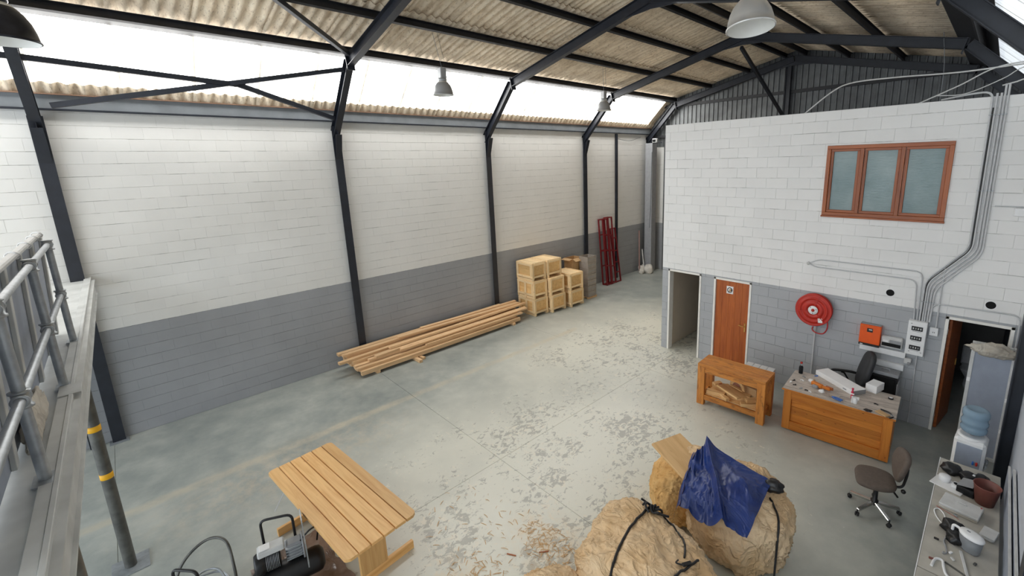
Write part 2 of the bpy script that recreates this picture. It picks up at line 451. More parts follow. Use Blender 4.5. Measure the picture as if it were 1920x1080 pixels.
def m_glass(name, col, rough=.05, trans=.9):
    t = NT(name); t.b.inputs['Transmission Weight'].default_value = trans; t.b.inputs['IOR'].default_value = 1.3
    c = t.ramp(t.noise(t.obj(), 5, 3), [(.3, tuple(x * .92 for x in lin(*col)[:3]) + (1,)), (.7, lin(*col))])
    return t.fin(c, rough)
M_['water'] = m_glass('blue_bottle_plastic', (178, 210, 234), .08, .5)
M_['clear'] = m_glass('clear_plastic', (222, 228, 234), .15, .7)
M_['smoke'] = m_glass('smoked_cover', (40, 42, 46), .15, .3)
M_['lamp_alu'] = plain('brushed_lamp_reflector', (214, 214, 212), .34, .55, var=.05, scale=3)
M_['lamp_in'] = plain('white_reflector_lining', (238, 238, 234), .4, var=.03)
M_['lamp_grey'] = plain('grey_lamp_housing', (168, 170, 172), .4, .3, var=.06)
M_['lamp_dark'] = plain('dusty_dark_reflector', (44, 46, 54), .3, .5, var=.5, scale=10)
def proj(P):
    d = Vector(P) - CAM; z = d.dot(_F)
    if z < .05: return None
    return (960 + 87.99 + 827.64 * d.dot(_R) / z, 540 - 60.08 - 827.64 * d.dot(_U) / z)

# ------------------------------------------------------------------ floor
Y0, Y1 = -6.5, 16.4
XR = 11.34
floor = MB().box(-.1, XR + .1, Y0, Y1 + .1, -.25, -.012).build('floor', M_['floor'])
tag(floor, 'worn grey green painted concrete floor of the warehouse', 'floor', kind='structure')
xs = [-.1, 5.57, XR + .1]; ys = [Y0, -.7, 3.74, 8.0, 12.2, Y1 + .1]
for i in range(2):
    for j in range(5):
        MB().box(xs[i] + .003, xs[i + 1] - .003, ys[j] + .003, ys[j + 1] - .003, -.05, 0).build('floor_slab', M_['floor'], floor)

# ------------------------------------------------------------------ block walls
def cut(rect, holes):
    todo = [rect]
    for (a0, a1, b0, b1) in holes:
        nxt = []
        for (u0, u1, w0, w1) in todo:
            if u1 <= a0 or u0 >= a1 or w1 <= b0 or w0 >= b1: nxt.append((u0, u1, w0, w1)); continue
            if u0 < a0: nxt.append((u0, a0, w0, w1))
            if u1 > a1: nxt.append((a1, u1, w0, w1))
            lo, hi = max(u0, a0), min(u1, a1)
            if w0 < b0: nxt.append((lo, hi, w0, b0))
            if w1 > b1: nxt.append((lo, hi, b1, w1))
        todo = nxt
    return [r for r in todo if r[1] - r[0] > .02 and r[3] - r[2] > .02]
def blocks(parent, mat, frame, u0, u1, w0, w1, holes, phase=0.0, limit=290, sc=.002):
    """frame(u, w, d) gives the world point d in front of the wall face"""
    bl, bh = .40, .2035; rects = []
    k = 0; w = w0
    while w < w1 - .02:
        u = u0 - phase - (bl / 2 if k % 2 else 0)
        while u < u1:
            a, b = max(u, u0), min(u + bl, u1)
            if b - a > .02: rects += cut((a + sc * .5, b - sc * .5, w + .002, min(w + bh, w1) - .002), holes)
            u += bl
        w += bh; k += 1
    def area(r):
        q = [proj(frame(r[i], r[j], 0)) for (i, j) in ((0, 2), (1, 2), (1, 3), (0, 3))]
        if any(p is None for p in q): return 0
        cx = sum(p[0] for p in q) / 4; cy = sum(p[1] for p in q) / 4
        if not (-20 < cx < 1940 and -20 < cy < 1100): return 0
        return abs(sum(q[i][0] * q[(i + 1) % 4][1] - q[(i + 1) % 4][0] * q[i][1] for i in range(4))) / 2
    rects.sort(key=area, reverse=True)
    cache = {}; rest = MB(); inv = wm(parent).inverted()
    X = (frame(1, 0, 0) - frame(0, 0, 0)); Z = Vector((0, 0, 1)); N = frame(0, 0, 1) - frame(0, 0, 0)
    def geo(mb, wd, ht, off=None, d=0.0):
        vs = []
        for (e, g, dd) in ((0, 0, -.007), (sc, .003, d)):
            for (a, b) in ((e, g), (wd - e, g), (wd - e, ht - g), (e, ht - g)):
                vs.append((a, b, dd) if off is None else tuple(off + X * a + Z * b + N * dd))
        mb.add(vs, [(4, 5, 6, 7), (0, 1, 5, 4), (1, 2, 6, 5), (2, 3, 7, 6), (3, 0, 4, 7)])
    for i, r in enumerate(rects):
        wd, ht = r[1] - r[0], r[3] - r[2]; d = rnd.uniform(-.0014, .0014)
        if i < limit:
            key = (round(wd, 3), round(ht, 3))
            if key not in cache:
                mb = MB(); geo(mb, wd, ht); me = mb.mesh('block'); me.materials.append(mat); cache[key] = me
            o = bpy.data.objects.new('block', cache[key]); COL.objects.link(o)
            p = frame(r[0], r[2], d); ty = rnd.uniform(-.0012, .0012)
            o.matrix_basis = Matrix(((X.x, Z.x, N.x, p.x), (X.y, Z.y, N.y, p.y), (X.z, Z.z, N.z, p.z), (0, 0, 0, 1))) @ Matrix.Rotation(ty, 4, 'Z')
            o.parent = parent; o.matrix_parent_inverse = inv
        else: geo(rest, wd, ht, frame(r[0], r[2], 0), d)
    if rest.v: tag(rest.build('blockwork', mat, parent, True), kind='stuff')
def pierced(mb, u0, u1, w0, w1, holes, put):
    us = sorted({u0, u1, *[h[0] for h in holes], *[h[1] for h in holes]}); ws = sorted({w0, w1, *[h[2] for h in holes], *[h[3] for h in holes]})
    for i in range(len(us) - 1):
        for j in range(len(ws) - 1):
            cu, cw = (us[i] + us[i + 1]) / 2, (ws[j] + ws[j + 1]) / 2
            if not any(h[0] < cu < h[1] and h[2] < cw < h[3] for h in holes): put(mb, us[i], us[i + 1], ws[j], ws[j + 1])

wl = MB().box(-.2, -.006, Y0, Y1, 0, 5.85).build('wall_left', M_['wall_long'])
tag(wl, 'long block wall painted white over a grey dado', 'wall', kind='structure')
blocks(wl, M_['wall_long'], lambda u, w, d: Vector((d, u, w)), -2.5, Y1, 0, 5.72, [], .13, 290, .0006)

YO = 9.29; XO = 5.10
H1 = (5.27, 6.13, 0, 2.08); H2 = (6.44, 7.28, 0, 2.07); H3 = (10.42, 11.22, 0, 2.06); HW = (8.47, 10.21, 3.60, 4.85)
holes = [H1, H2, H3, HW]
mb = MB(); pierced(mb, XO, XR, 0, 5.46, holes, lambda m, a, b, c, d: m.box(a, b, YO + .006, YO + .15, c, d))
wo = mb.build('wall_office', M_['wall_office'])
tag(wo, 'white and grey block front wall of the two storey office', 'wall', kind='structure')
blocks(wo, M_['wall_office'], lambda u, w, d: Vector((u, YO - d, w)), XO, XR, 0, 5.455, holes, .07)
os_ = MB().box(XO, XO + .14, YO + .15, Y1, 0, 5.46).build('wall_office_side', M_['beige_wall'])
tag(os_, 'side wall of the office running back to the gable', 'wall', kind='structure')
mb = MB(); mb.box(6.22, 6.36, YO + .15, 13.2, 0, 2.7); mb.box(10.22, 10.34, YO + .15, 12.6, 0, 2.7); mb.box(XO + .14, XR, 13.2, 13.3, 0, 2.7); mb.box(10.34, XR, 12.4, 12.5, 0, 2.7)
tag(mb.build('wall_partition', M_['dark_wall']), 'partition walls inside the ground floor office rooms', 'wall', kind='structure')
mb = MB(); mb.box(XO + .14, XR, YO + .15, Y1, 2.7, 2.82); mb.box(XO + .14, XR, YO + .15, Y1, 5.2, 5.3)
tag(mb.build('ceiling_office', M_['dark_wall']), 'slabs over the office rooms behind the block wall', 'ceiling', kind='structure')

wr = MB().box(XR, XR + .2, Y0, Y1, 0, 5.9).build('wall_right', M_['wall_right'])
tag(wr, 'plain right hand wall painted white over pale grey', 'wall', kind='structure')

# gable wall: painted block at the corner, dark ribbed sheeting elsewhere
XL_RIDGE, Z_RIDGE = 5.57, 8.01
def roof_z(x):
    return min(5.87 + 1.024 * x, 6.73 + .23 * x) if x <= XL_RIDGE else min(Z_RIDGE - .2306 * (x - XL_RIDGE), 7.15 - .992 * (x - 9.95))
wb = MB().box(-.1, .95, Y1 - .02, Y1 + .15, 0, 5.45).build('wall_back', M_['wall_long'])
tag(wb, 'gable end wall with dark grey ribbed sheeting', 'wall', kind='structure')
pitch = .175; x = .0
while x < 11.3:
    pr = []; x1 = min(x + 4 * pitch, 11.3); zb = 5.2 if (x < .6 or x > 5.2) else 0.0
    xx = x
    while xx < x1 - 1e-6:
        for (t, d) in ((0, 0), (.10, 0), (.115, -.032), (.16, -.032)):
            if xx + t <= x1: pr.append((xx + t, Y1 - .03 + d))
        xx += pitch
    pr.append((x1, Y1 - .03))
    vs = []; n = len(pr)
    for (a, b) in pr: vs.append((a, b, zb))
    for (a, b) in pr: vs.append((a, b, roof_z(a) + .12))
    MB().add(vs, [(i, i + 1, n + i + 1, n + i) for i in range(n - 1)]).build('cladding_sheet', M_['clad'], wb)
    x += 4 * pitch
for (p0, p1, w, h) in (((.3, Y1 - .12, 6.75), (11.1, Y1 - .12, 6.75), .07, .10), ((.2, Y1 - .12, 5.6), (11.1, Y1 - .12, 5.6), .07, .1)):
    MB().bar(p0, p1, w, h).build('girt', M_['steel_dark'], wb)
MB().ibeam((5.32, Y1 - .2, 0), (5.32, Y1 - .2, 7.8), .16, .1, (1, 0, 0)).build('gable_post', M_['steel'], wb)

# ------------------------------------------------------------------ roof
ceil = bpy.data.objects.new('ceiling', None); COL.objects.link(ceil)
tag(ceil, 'pitched roof of corrugated sheets on dark steel purlins', 'ceiling', kind='structure')
WV = .177; WD = 5.5 * WV
def sheet_mesh(name, L, mat, thick=True, nw=5.78, amp=.026):
    n = 46; vs = []; fs = []; rows = 2
    lay = (0, .008) if thick else (0,)
    for dz in lay:
        for j in range(rows):
            for i in range(n + 1):
                xx = i / n * nw * WV
                vs.append((xx, L * j / (rows - 1), amp * math.cos(2 * PI * xx / WV) + dz))
    m = n + 1
    for i in range(n): fs.append((i, i + 1, m + i + 1, m + i))
    if thick:
        o = 2 * m
        for i in range(n):
            fs.append((o + i, o + m + i, o + m + i + 1, o + i + 1)); fs.append((i, o + i, o + i + 1, i + 1)); fs.append((m + i, m + i + 1, o + m + i + 1, o + m + i))
    me = MB().add(vs, fs, True).mesh(name); me.materials.append(mat)
    return me
def sheets(name, pa, pb, mat, y0=-6.4, y1=16.5, thick=True, lift=.022, skip=None, only=None):
    """one row of sheets from the low point pa (x, z) to the high point pb"""
    a = Vector((pa[0], 0, pa[1])); b = Vector((pb[0], 0, pb[1])); L = (b - a).length
    up = (b - a).normalized(); X = Vector((0, 1, 0)); N = X.cross(up)
    if N.z < 0: X = -X; N = -N
    me = sheet_mesh(name, L, mat, thick)
    y = y0; k = 0
    while y < y1:
        if (skip is None or not skip(y)) and (only is None or only(y)):
            o = bpy.data.objects.new(name, me); COL.objects.link(o)
            p = Vector((a.x, y if X.y > 0 else y + WD, a.z)) + N * (.03 + .004 * (k % 2))
            m = Matrix(((X.x, up.x, N.x, p.x), (X.y, up.y, N.y, p.y), (X.z, up.z, N.z, p.z), (0, 0, 0, 1)))
            o.matrix_basis = m @ Matrix.Translation((0, 0, lift)) @ Matrix.Rotation(-math.atan2(lift, L), 4, 'X')
            o.parent = ceil
        y += WD; k += 1
zl = lambda x: 6.73 + .23 * x
for (a, b) in ((.98, 2.86), (2.70, 4.22), (4.06, 5.60)): sheets('roof_sheet', (a, zl(a)), (b, zl(b)), M_['roof'])
zr = lambda x: Z_RIDGE - .2306 * (x - XL_RIDGE)
for (a, b) in ((10.2, 8.24), (8.4, 6.92), (7.08, 5.54)): sheets('roof_sheet', (a, zr(a)), (b, zr(b)), M_['roof'])
sl = lambda x: 5.87 + 1.024 * x; sr = lambda x: 7.15 - .992 * (x - 9.95)
gab = lambda y: y > 15.35
sheets('eave_sheet', (-.20, sl(-.20)), (.22, sl(.22)), M_['roof'], lift=0)
sheets('skylight_sheet', (.17, sl(.17)), (1.10, sl(1.10)), M_['sky_l'], thick=False, lift=.03, skip=gab)
sheets('roof_sheet', (.17, sl(.17)), (1.10, sl(1.10)), M_['roof'], lift=.03, only=gab)
sheets('eave_sheet', (11.5, sr(11.5)), (11.16, sr(11.16)), M_['roof'], lift=0)
sheets('skylight_sheet', (11.22, sr(11.22)), (10.2, sr(10.2)), M_['sky_r'], thick=False, lift=.03, skip=gab)
sheets('roof_sheet', (11.22, sr(11.22)), (10.2, sr(10.2)), M_['roof'], lift=.03, only=gab)
# ridge capping
MB().prism([(5.2, 8.02), (5.57, 8.12), (5.94, 8.02), (5.57, 8.10)], -6.4, 16.5).build('ridge_cap', M_['roof'], ceil)
def purlin(x, z, slope):
    n = Vector((-math.sin(slope), 0, math.cos(slope))); t = Vector((math.cos(slope), 0, math.sin(slope)))
    b = Vector((x, 0, z)); mb = MB(); up = tuple(n)
    c = b + n * .068
    mb.bar(c + Vector((0, -6.4, 0)), c + Vector((0, 16.35, 0)), .006, .136, up)
    for s in (0, 1):
        q = b + n * (.003 + .13 * s) + t * .03
        mb.bar(q + Vector((0, -6.4, 0)), q + Vector((0, 16.35, 0)), .066, .006, up)
    mb.build('purlin', M_['steel_dark'], ceil)
A13 = math.atan(.23)
zi = lambda x: 6.66 + .23 * (x - 1.35) + .205
for x in (1.28, 2.72, 4.10, 5.28): purlin(x, zi(x) + (.045 if x < 2 else .02), A13)
zj = lambda x: 7.63 - .2306 * (x - 5.57) + .205
for x in (5.84, 7.05, 8.38, 9.86): purlin(x, zj(x) + (.045 if x > 9 else .02), -A13)
for (q0, q1) in (((1.05, 6.885), (1.33, 6.905)), ((10.10, 6.765), (9.80, 6.90))):
    MB().prism([q0, q1, (q1[0], q1[1] + .008), (q0[0], q0[1] + .008)], -6.4, 16.4).build('flashing', M_['steel_dark'], ceil)
MB().bar((10.31, -6.4, sr(10.31) - .045), (10.31, 16.4, sr(10.31) - .045), .30, .006, (.705, 0, .71)).build('flashing', M_['steel_dark'], ceil)
purlin(10.1, 6.62 - .992 * .15 + .29, -math.atan(.992))

# eave beams
for nm, x0, x1, lb in (('trim_1', .0, .07, 'grey steel eave beam above the long white wall'), ('trim_2', XR - .07, XR, 'grey steel eave beam above the right hand wall')):
    o = MB().box(x0, x1, Y0, Y1 - .05, 5.74, 5.955, .004).build(nm, M_['grey_steel'])
    tag(o, lb, 'beam', kind='structure')
    a, b = (x0, x1 + .05) if nm == 'trim_1' else (x0 - .05, x1)
    MB().box(a, b, Y0, Y1 - .05, 5.95, 5.965).build('flange', M_['ply'] if nm == 'x' else plain('rusty_edge', (150, 118, 96), .7) if nm == 'trim_1' else M_['grey_steel'], o)
    MB().box(a, b - .02 if nm == 'trim_1' else b, Y0, Y1 - .05, 5.715, 5.74).build('flange', M_['steel'], o)

# ------------------------------------------------------------------ steel portal frames
FY = [(-.63, 'nearest dark steel portal frame, its left column rising past the platform railing'),
      (3.75, 'second dark steel portal frame, its left column foot behind the timber stack'),
      (7.89, 'third dark steel portal frame, its left column between timber and crates'),
      (12.13, 'fourth dark steel portal frame, above the office wall with a diagonal strut at its apex'),
      (16.12, 'farthest dark steel portal frame, against the ribbed gable sheeting')]
IL = [(.11, 0.0), (.12, 5.38), (1.35, 6.66), (5.57, 7.63)]
IR = [(11.21, 0.0), (11.2, 5.38), (9.95, 6.62), (5.57, 7.63)]
for (y, lb) in FY:
    f = thing('portal_frame', lb, 'frame', (0, y, 0), group='portal frames of the warehouse')
    for side, pts in ((1, IL), (-1, IR)):
        P = [Vector((a, 0, b)) for a, b in pts]
        if side < 0 and y > 8: pass
        MB().ibeam(P[0], (P[1].x, 0, 5.62), .19, .17, (-side, 0, 0)).build('column', M_['steel'], f)
        MB().cbox(P[0].x - side * .06, 0, .008, .26, .26, .016, .003).build('base_plate', M_['grey_steel'], f)
        for a, b, nm in ((1, 2, 'knee_rafter'), (2, 3, 'rafter')):
            t = (P[b] - P[a]).normalized(); up = Vector((-t.z * side, 0, t.x * side))
            if up.z < 0: up = -up
            e0 = .10 if a == 1 else .02
            MB().ibeam(P[a] - t * e0, P[b] + t * (.03 if b == 2 else .0), .2, .13, up).build(nm, M_['steel'], f)
        g = MB().prism([(P[0].x, 4.92), (P[0].x, 5.62), (P[0].x + side * .12, 5.62), (P[0].x + side * .16, 5.42)], -.006, .006)
        g.bar((P[0].x + side * .002, 0, 4.9), (P[0].x + side * .17, 0, 5.43), .13, .012, (side, 0, -.3))
        g.build('haunch', M_['steel'], f)
        k = P[2]; MB().bar(k + Vector((side * .04, 0, -.07)), k + Vector((-side * .03, 0, .23)), .15, .018, (side, 0, .3)).build('end_plate', M_['steel'], f)
        ap = P[3]; MB().prism([(ap.x, ap.z + .02), (ap.x, ap.z - .10), (ap.x - side * .12, ap.z - .11), (ap.x - side * .6, ap.z - .6 * .23 + .0)], -.006, .006).build('apex_haunch', M_['steel'], f)
    if y == 12.13:
        MB().bar((5.5, .1, 7.5), (5.5, 4.05, 5.72), .07, .09).build('strut', M_['steel'], f)
o = MB().bar((.04, 14.02, 0), (.04, 14.02, 5.7), .09, .08, (1, 0, 0)).build('wall_post', M_['steel'])
tag(o, 'thin dark steel post on the white wall beside the red racks', 'post')
b = MB().bar((.33, -.42, 5.76), (1.2, 3.66, 6.62), .075, .08).build('cross_brace', M_['steel'])
tag(b, 'straight dark brace rising from the platform end across the left roof light', 'brace', 'roof braces' and None)
b = MB(); pts = [(.93, -4.0, 6.33), (.93, -.6, 6.33), (.80, 1.95, 6.22), (.36, 3.66, 5.76)]
for i in range(3): b.bar(pts[i], pts[i + 1], .075, .08)
tag(b.build('cross_brace', M_['steel']), 'kinked dark brace falling across the left roof light to the second frame', 'brace')
b = MB().bar((3.1, 1.9, 7.24), (1.5, 3.68, 6.86), .07, .08).build('cross_brace', M_['steel'])
tag(b, 'short dark roof brace meeting the second frame at its knee from above', 'brace')

# ------------------------------------------------------------------ doors and the office window
d1 = bpy.data.objects.new('door_1', None); COL.objects.link(d1); d1.location = (5.7, YO, 0)
tag(d1, 'open white framed doorway at the left end of the office wall', 'doorway', kind='structure')
def frame(parent, h, dep=.17, w=.045, mat=None, proud=.012):
    mat = mat or M_['white_paint']
    for (a, b) in ((h[0], h[0] + w), (h[1] - w, h[1])):
        MB().box(a, b, YO - proud, YO + dep, 0, h[3], .004).build('jamb', mat, parent, True)
    MB().box(h[0], h[1], YO - proud, YO + dep, h[3] - w, h[3], .004).build('head', mat, parent, True)
frame(d1, H1)
d2 = bpy.data.objects.new('door_2', None); COL.objects.link(d2); d2.location = (6.86, YO, 0)
tag(d2, 'closed brown wooden door in a white frame with a small white sign', 'door', kind='structure')
frame(d2, H2)
x0, x1 = H2[0] + .05, H2[1] - .05
leaf = None
pw = (x1 - x0) / 5
leaf = MB().box(x0, x1, YO + .03, YO + .065, .008, 2.02).build('leaf', M_['door'], d2, True)
for k in range(5):
    o = MB().box(0, 2.01, -pw / 2 + .001, pw / 2 - .001, -.004, .004, .0015).build('veneer_board', M_['door'], leaf)
    o.parent = leaf; o.matrix_basis = Matrix(((0, 1, 0, x0 + pw * (k + .5)), (0, 0, -1, YO + .028), (1, 0, 0, .009), (0, 0, 0, 1)))
    o.matrix_parent_inverse = wm(leaf).inverted()
h = MB().box(7.165, 7.195, YO + .006, YO + .024, .93, 1.13, .004).build('handle_plate', M_['brass'], d2, True)
MB().tube(rounded([(7.18, YO + .01, 1.06), (7.18, YO - .035, 1.06), (7.06, YO - .035, 1.075)], .02), .009).build('lever', M_['brass'], d2, True)
sg = MB().box(6.73, 6.88, YO + .016, YO + .023, 1.735, 1.905).build('sign', M_['paper'], d2, True)
mr = Matrix.Translation((6.805, YO + .016, 1.82)) @ Matrix.Rotation(PI / 2, 4, 'X')
ring = MB(); ring.lathe([(.060, -.0005), (.060, .003), (.044, .003), (.044, -.0005)], 32, mr, False)
ring.prism([(6.763, 1.764), (6.80, 1.764), (6.80, 1.784), (6.763, 1.784)], YO + .013, YO + .016)
ring.prism([(6.833, 1.80), (6.85, 1.80), (6.85, 1.85), (6.833, 1.85)], YO + .013, YO + .016)
ring.build('ring_symbol', M_['black'], d2, True)
MB().prism([(6.79, 1.785), (6.83, 1.785), (6.832, 1.83), (6.822, 1.852), (6.805, 1.852), (6.795, 1.83)], YO + .0135, YO + .016).build('figure_symbol', M_['cardboard'], d2, True)
d3 = bpy.data.objects.new('door_3', None); COL.objects.link(d3); d3.location = (10.82, YO, 0)
tag(d3, 'doorway with a brown door opened into the dark room on the right', 'doorway', kind='structure')
frame(d3, H3)
m = Matrix.Translation((H3[0] + .05, YO + .12, 0)) @ Matrix.Rotation(math.radians(82), 4, 'Z')
MB().box(0, .74, -.04, 0, .01, 2.0, .003, m).build('leaf', M_['winwood'], d3, True)
MB().box(.66, .69, -.055, .015, .98, 1.1, .003, m).build('handle', M_['brass'], d3, True)
for z in (.25, 1.8): MB().box(H3[0] + .046, H3[0] + .052, YO + .02, YO + .12, z - .05, z + .05).build('hinge', M_['chrome'], d3, True)

wn = bpy.data.objects.new('window_1', None); COL.objects.link(wn); wn.location = (9.34, YO, 3.6)
tag(wn, 'brown timber window with three frosted panes high on the office wall', 'window', kind='structure')
def vbar(p0, p1, w, h, nm, parent, mat=M_['winwood'], up=(0, -1, 0)):
    inv = wm(parent).inverted()
    o = plank(nm, mat, None, p0, p1, w, h, up, .004); o.parent = parent; o.matrix_parent_inverse = inv; return o
x0, x1, z0, z1 = HW
for z in (z0 + .03, z1 - .03): vbar((x0, YO + .02, z), (x1, YO + .02, z), .06, .09, 'rail', wn)
for x in (x0 + .03, x1 - .03): vbar((x, YO + .02, z0 + .06), (x, YO + .02, z1 - .06), .06, .09, 'stile', wn)
wc = [x0 + .06, x0 + .06 + .48, x1 - .06 - .57, x1 - .06]
for x in (wc[1], wc[2]): vbar((x, YO + .02, z0 + .06), (x, YO + .02, z1 - .06), .055, .09, 'mullion', wn)
for k in range(3):
    a, b = wc[k] + (.03 if k else 0), wc[k + 1] - (.03 if k < 2 else 0)
    s = bpy.data.objects.new('sash', None); COL.objects.link(s); s.parent = wn; s.matrix_parent_inverse = wm(wn).inverted()
    zz0, zz1 = z0 + .06, z1 - .06; w = .045
    for z in (zz0 + w / 2, zz1 - w / 2): vbar((a, YO + .03, z), (b, YO + .03, z), w, .05, 'sash_rail', s)
    for x in (a + w / 2, b - w / 2): vbar((x, YO + .03, zz0 + w), (x, YO + .03, zz1 - w), w, .05, 'sash_stile', s)
    MB().box(a + w, b - w, YO + .035, YO + .041, zz0 + w, zz1 - w).build('pane', M_['frost'], s, True)
MB().box(x0 - .01, x1 + .01, YO - .035, YO + .02, z0 - .03, z0, .004).build('sill', M_['winwood'], wn, True)
t = thing('toilet', 'white toilet in the dark room behind the open right hand door', 'toilet', (10.85, 11.6, 0))
MB().lathe([(.11, 0), (.12, .05), (.1, .2), (.19, .36), (.2, .4), (.17, .41), (.12, .3), (.0, .25)], 20).build('bowl', M_['white_plastic'], t)
MB().box(-.2, .2, .22, .4, .38, .76, .02).build('cistern', M_['white_plastic'], t)
MB().box(-.18, .18, -.2, .2, .405, .43, .02).build('seat', M_['white_plastic'], t)
# ------------------------------------------------------------------ platform on the left
mz = thing('platform', 'grey platform deck along the left, carrying the pipe railing', 'platform', (0, -.5, 3.0))
MB().box(.012, 8.6, -4.0, -.53, 2.86, 2.985, .004).build('deck', M_['deck'], mz, True)
o = MB(); o.box(.012, 8.6, -.56, -.50, 2.985, 3.012, .003); o.box(.012, 8.6, -.50, -.475, 2.975, 3.02, .003); o.build('kerb_strip', M_['deck'], mz, True)
o = MB(); o.box(.16, 8.6, -.50, -.435, 2.968, 2.984); o.box(.16, 8.6, -.47, -.455, 2.78, 2.968); o.box(.16, 8.6, -.50, -.435, 2.765, 2.78)
o.build('edge_channel', M_['deck'], mz, True)
MB().box(5.55, 5.8, -.56, -.43, 3.012, 3.022, .002).build('joint_plate', M_['deck'], mz, True)
rl = thing('pipe_railing', 'galvanised pipe railing with ball clamps standing on the grey platform edge', 'railing', (0, -.535, 3.0))
posts = [4.08, 5.53, 7.13, 8.5]
for x in posts:
    MB().tube([(x, -.535, 3.0), (x, -.535, 4.02)], .0275, 14).build('post', M_['galv'], rl, True)
    MB().box(x - .075, x + .075, -.585, -.485, 3.0, 3.013, .003).build('foot_plate', M_['galv'], rl, True)
    for z in (3.51, 4.03):
        o = MB(); o.lathe([(.028, -.05), (.044, -.05), (.044, -.038), (.036, -.034), (.036, .034), (.044, .038), (.044, .048), (.0, .05)], 20, Matrix.Translation((x, -.535, z)))
        o.lathe([(.025, -.055), (.038, -.055), (.038, -.044), (.032, -.04), (.032, .04), (.038, .044), (.038, .055), (.025, .055)], 20, Matrix.Translation((x, -.535, z)) @ Matrix.Rotation(PI / 2, 4, 'Y'))
        o.build('clamp', M_['galv'], rl, True)
for z in (3.51, 4.03): MB().tube([(posts[0], -.535, z), (posts[-1], -.535, z)], .024, 14).build('rail', M_['galv'], rl, True)
bd = thing('framed_board', 'large grey framed board leaning behind the pipe railing', 'panel', (5.6, -.68, 3.0), rot=(math.radians(-3.5), 0, 0))
MB().box(-2.0, 2.4, -.03, -.005, .01, 1.10).build('sheet', M_['grey_board'], bd)
for x in (-2.0, -1.2, -.4, .4, 1.2, 2.0): MB().box(x, x + .09, -.005, .02, .01, 1.10, .003).build('batten', M_['deck'], bd)
MB().box(-2.03, 2.43, -.035, .02, 1.085, 1.125, .01).build('wrapped_edge', M_['light_grey'], bd)
for x in (-1.9, -1.5, -.9, -.2): MB().tube([(x + .02 * math.sin(k), -.008 + .04 * math.cos(k * PI / 6), 1.105 + .03 * math.sin(k * PI / 6)) for k in range(12)], .006, 6, closed=True).build('string', M_['paper'], bd)
def crumple(name, mat, cx, cy, cz, rx, ry, rz, seed, parent=None, n=3, amp=.28, flat=True):
    import bmesh
    bm = bmesh.new(); bmesh.ops.create_icosphere(bm, subdivisions=n, radius=1)
    so = Vector((seed * 3.1, seed * 7.7, seed * 1.3))
    for v in bm.verts:
        d = v.co.normalized(); k = 1 + amp * (noise.noise(d * 1.7 + so) + .6 * abs(noise.noise(d * 4.5 + so)) - .2)
        p = Vector((d.x * rx * k, d.y * ry * k, d.z * rz * k))
        if flat: p.z = max(p.z, -rz * .55)
        v.co = p + Vector((cx, cy, cz))
    me = bpy.data.meshes.new(name); bm.to_mesh(me); bm.free()
    for p in me.polygons: p.use_smooth = True
    me.materials.append(mat); o = bpy.data.objects.new(name, me); COL.objects.link(o)
    if parent is not None: o.parent = parent; o.matrix_parent_inverse = wm(parent).inverted()
    return o
tag(crumple('crumpled_sheet', M_['rag'], 6.3, -.62, 3.09, .38, .045, .15, 2.2, n=4, amp=.5), 'crumpled grey sheet on the platform at the foot of the leaning board', 'sheet')
def pole(x, y, label):
    t = thing('support_pole', label, 'pole', (x, y, 0))
    MB().tube([(0, 0, .012), (0, 0, 2.86)], .057, 20).build('pipe', M_['pole'], t)
    MB().box(-.17, .17, -.17, .17, 0, .012, .002).build('base_plate', M_['galv'], t)
    return t
t = pole(3.80, -.585, 'dark round post with two yellow tape bands under the platform edge')
for z in (1.27, 1.88): MB().lathe([(.0575, z - .035), (.0595, z - .034), (.0595, z + .034), (.0575, z + .035)], 20).build('tape_band', M_['yellow'], t)
pole(6.72, -.60, 'plain round post under the platform at the very bottom left corner')
tag(MB().ibeam((.07, -.95, 0), (.07, -.95, 2.86), .1, .1, (-1, 0, 0)).build('wall_stanchion', M_['steel']), 'dark steel stanchion against the wall under the far platform end', 'post')

# ------------------------------------------------------------------ lamps
def lamp(loc, label, out, wire_to, r=.195, tilt=(0, 0), housing=M_['lamp_grey']):
    t = thing('pendant_lamp', label, 'lamp', loc, group='bell shaped high bay lamps', rot=(tilt[0], tilt[1], 0))
    pr = [(r, 0), (r * 1.03, .004), (r * 1.03, .016), (r * .985, .02), (r * .95, .075), (r * .86, .14), (r * .72, .195), (r * .55, .235), (r * .40, .26), (r * .37, .27)]
    MB().lathe(pr, 40).build('shade', out, t)
    MB().lathe([(a * .985, z + .002) for a, z in pr if z < .262 and a < r * 1.02] + [(.0, .262)], 40).build('lining', M_['lamp_in'], t)
    MB().lathe([(.0, .10), (.03, .105), (.045, .14), (.045, .19), (.025, .25)], 20).build('bulb', M_['lamp_in'], t)
    mb = MB(); mb.lathe([(r * .38, .265), (r * .42, .275), (r * .42, .30), (r * .38, .31), (0, .312)], 24); mb.cbox(0, 0, .41, .13, .13, .20, .012); mb.build('gear_housing', housing, t)
    top = wm(t).inverted() @ Vector(wire_to)
    MB().tube([(0, 0, .51), (0, 0, .54), top], .004, 6).build('wire', M_['grey_steel'], t)
    MB().tube([(.015, 0, .51), (.03, .06, .62), top + Vector((.02, .09, 0))], .003, 6).build('flex', M_['steel'], t)
    return t
lamp((9.0, 4.33, 5.83), 'largest bell lamp, bright silver, in front of the gable roof', M_['lamp_alu'], (9.0, 4.33, zj(9.0)), .205, (math.radians(-5), math.radians(-6)))
lamp((2.75, 4.94, 6.05), 'grey bell lamp hanging before the left roof light between second and third frame', M_['lamp_grey'], (2.72, 4.82, zi(2.72)))
lamp((2.75, 9.93, 6.05), 'smallest farthest grey bell lamp hanging before the fourth frame', M_['lamp_grey'], (2.72, 9.93, zi(2.72)))
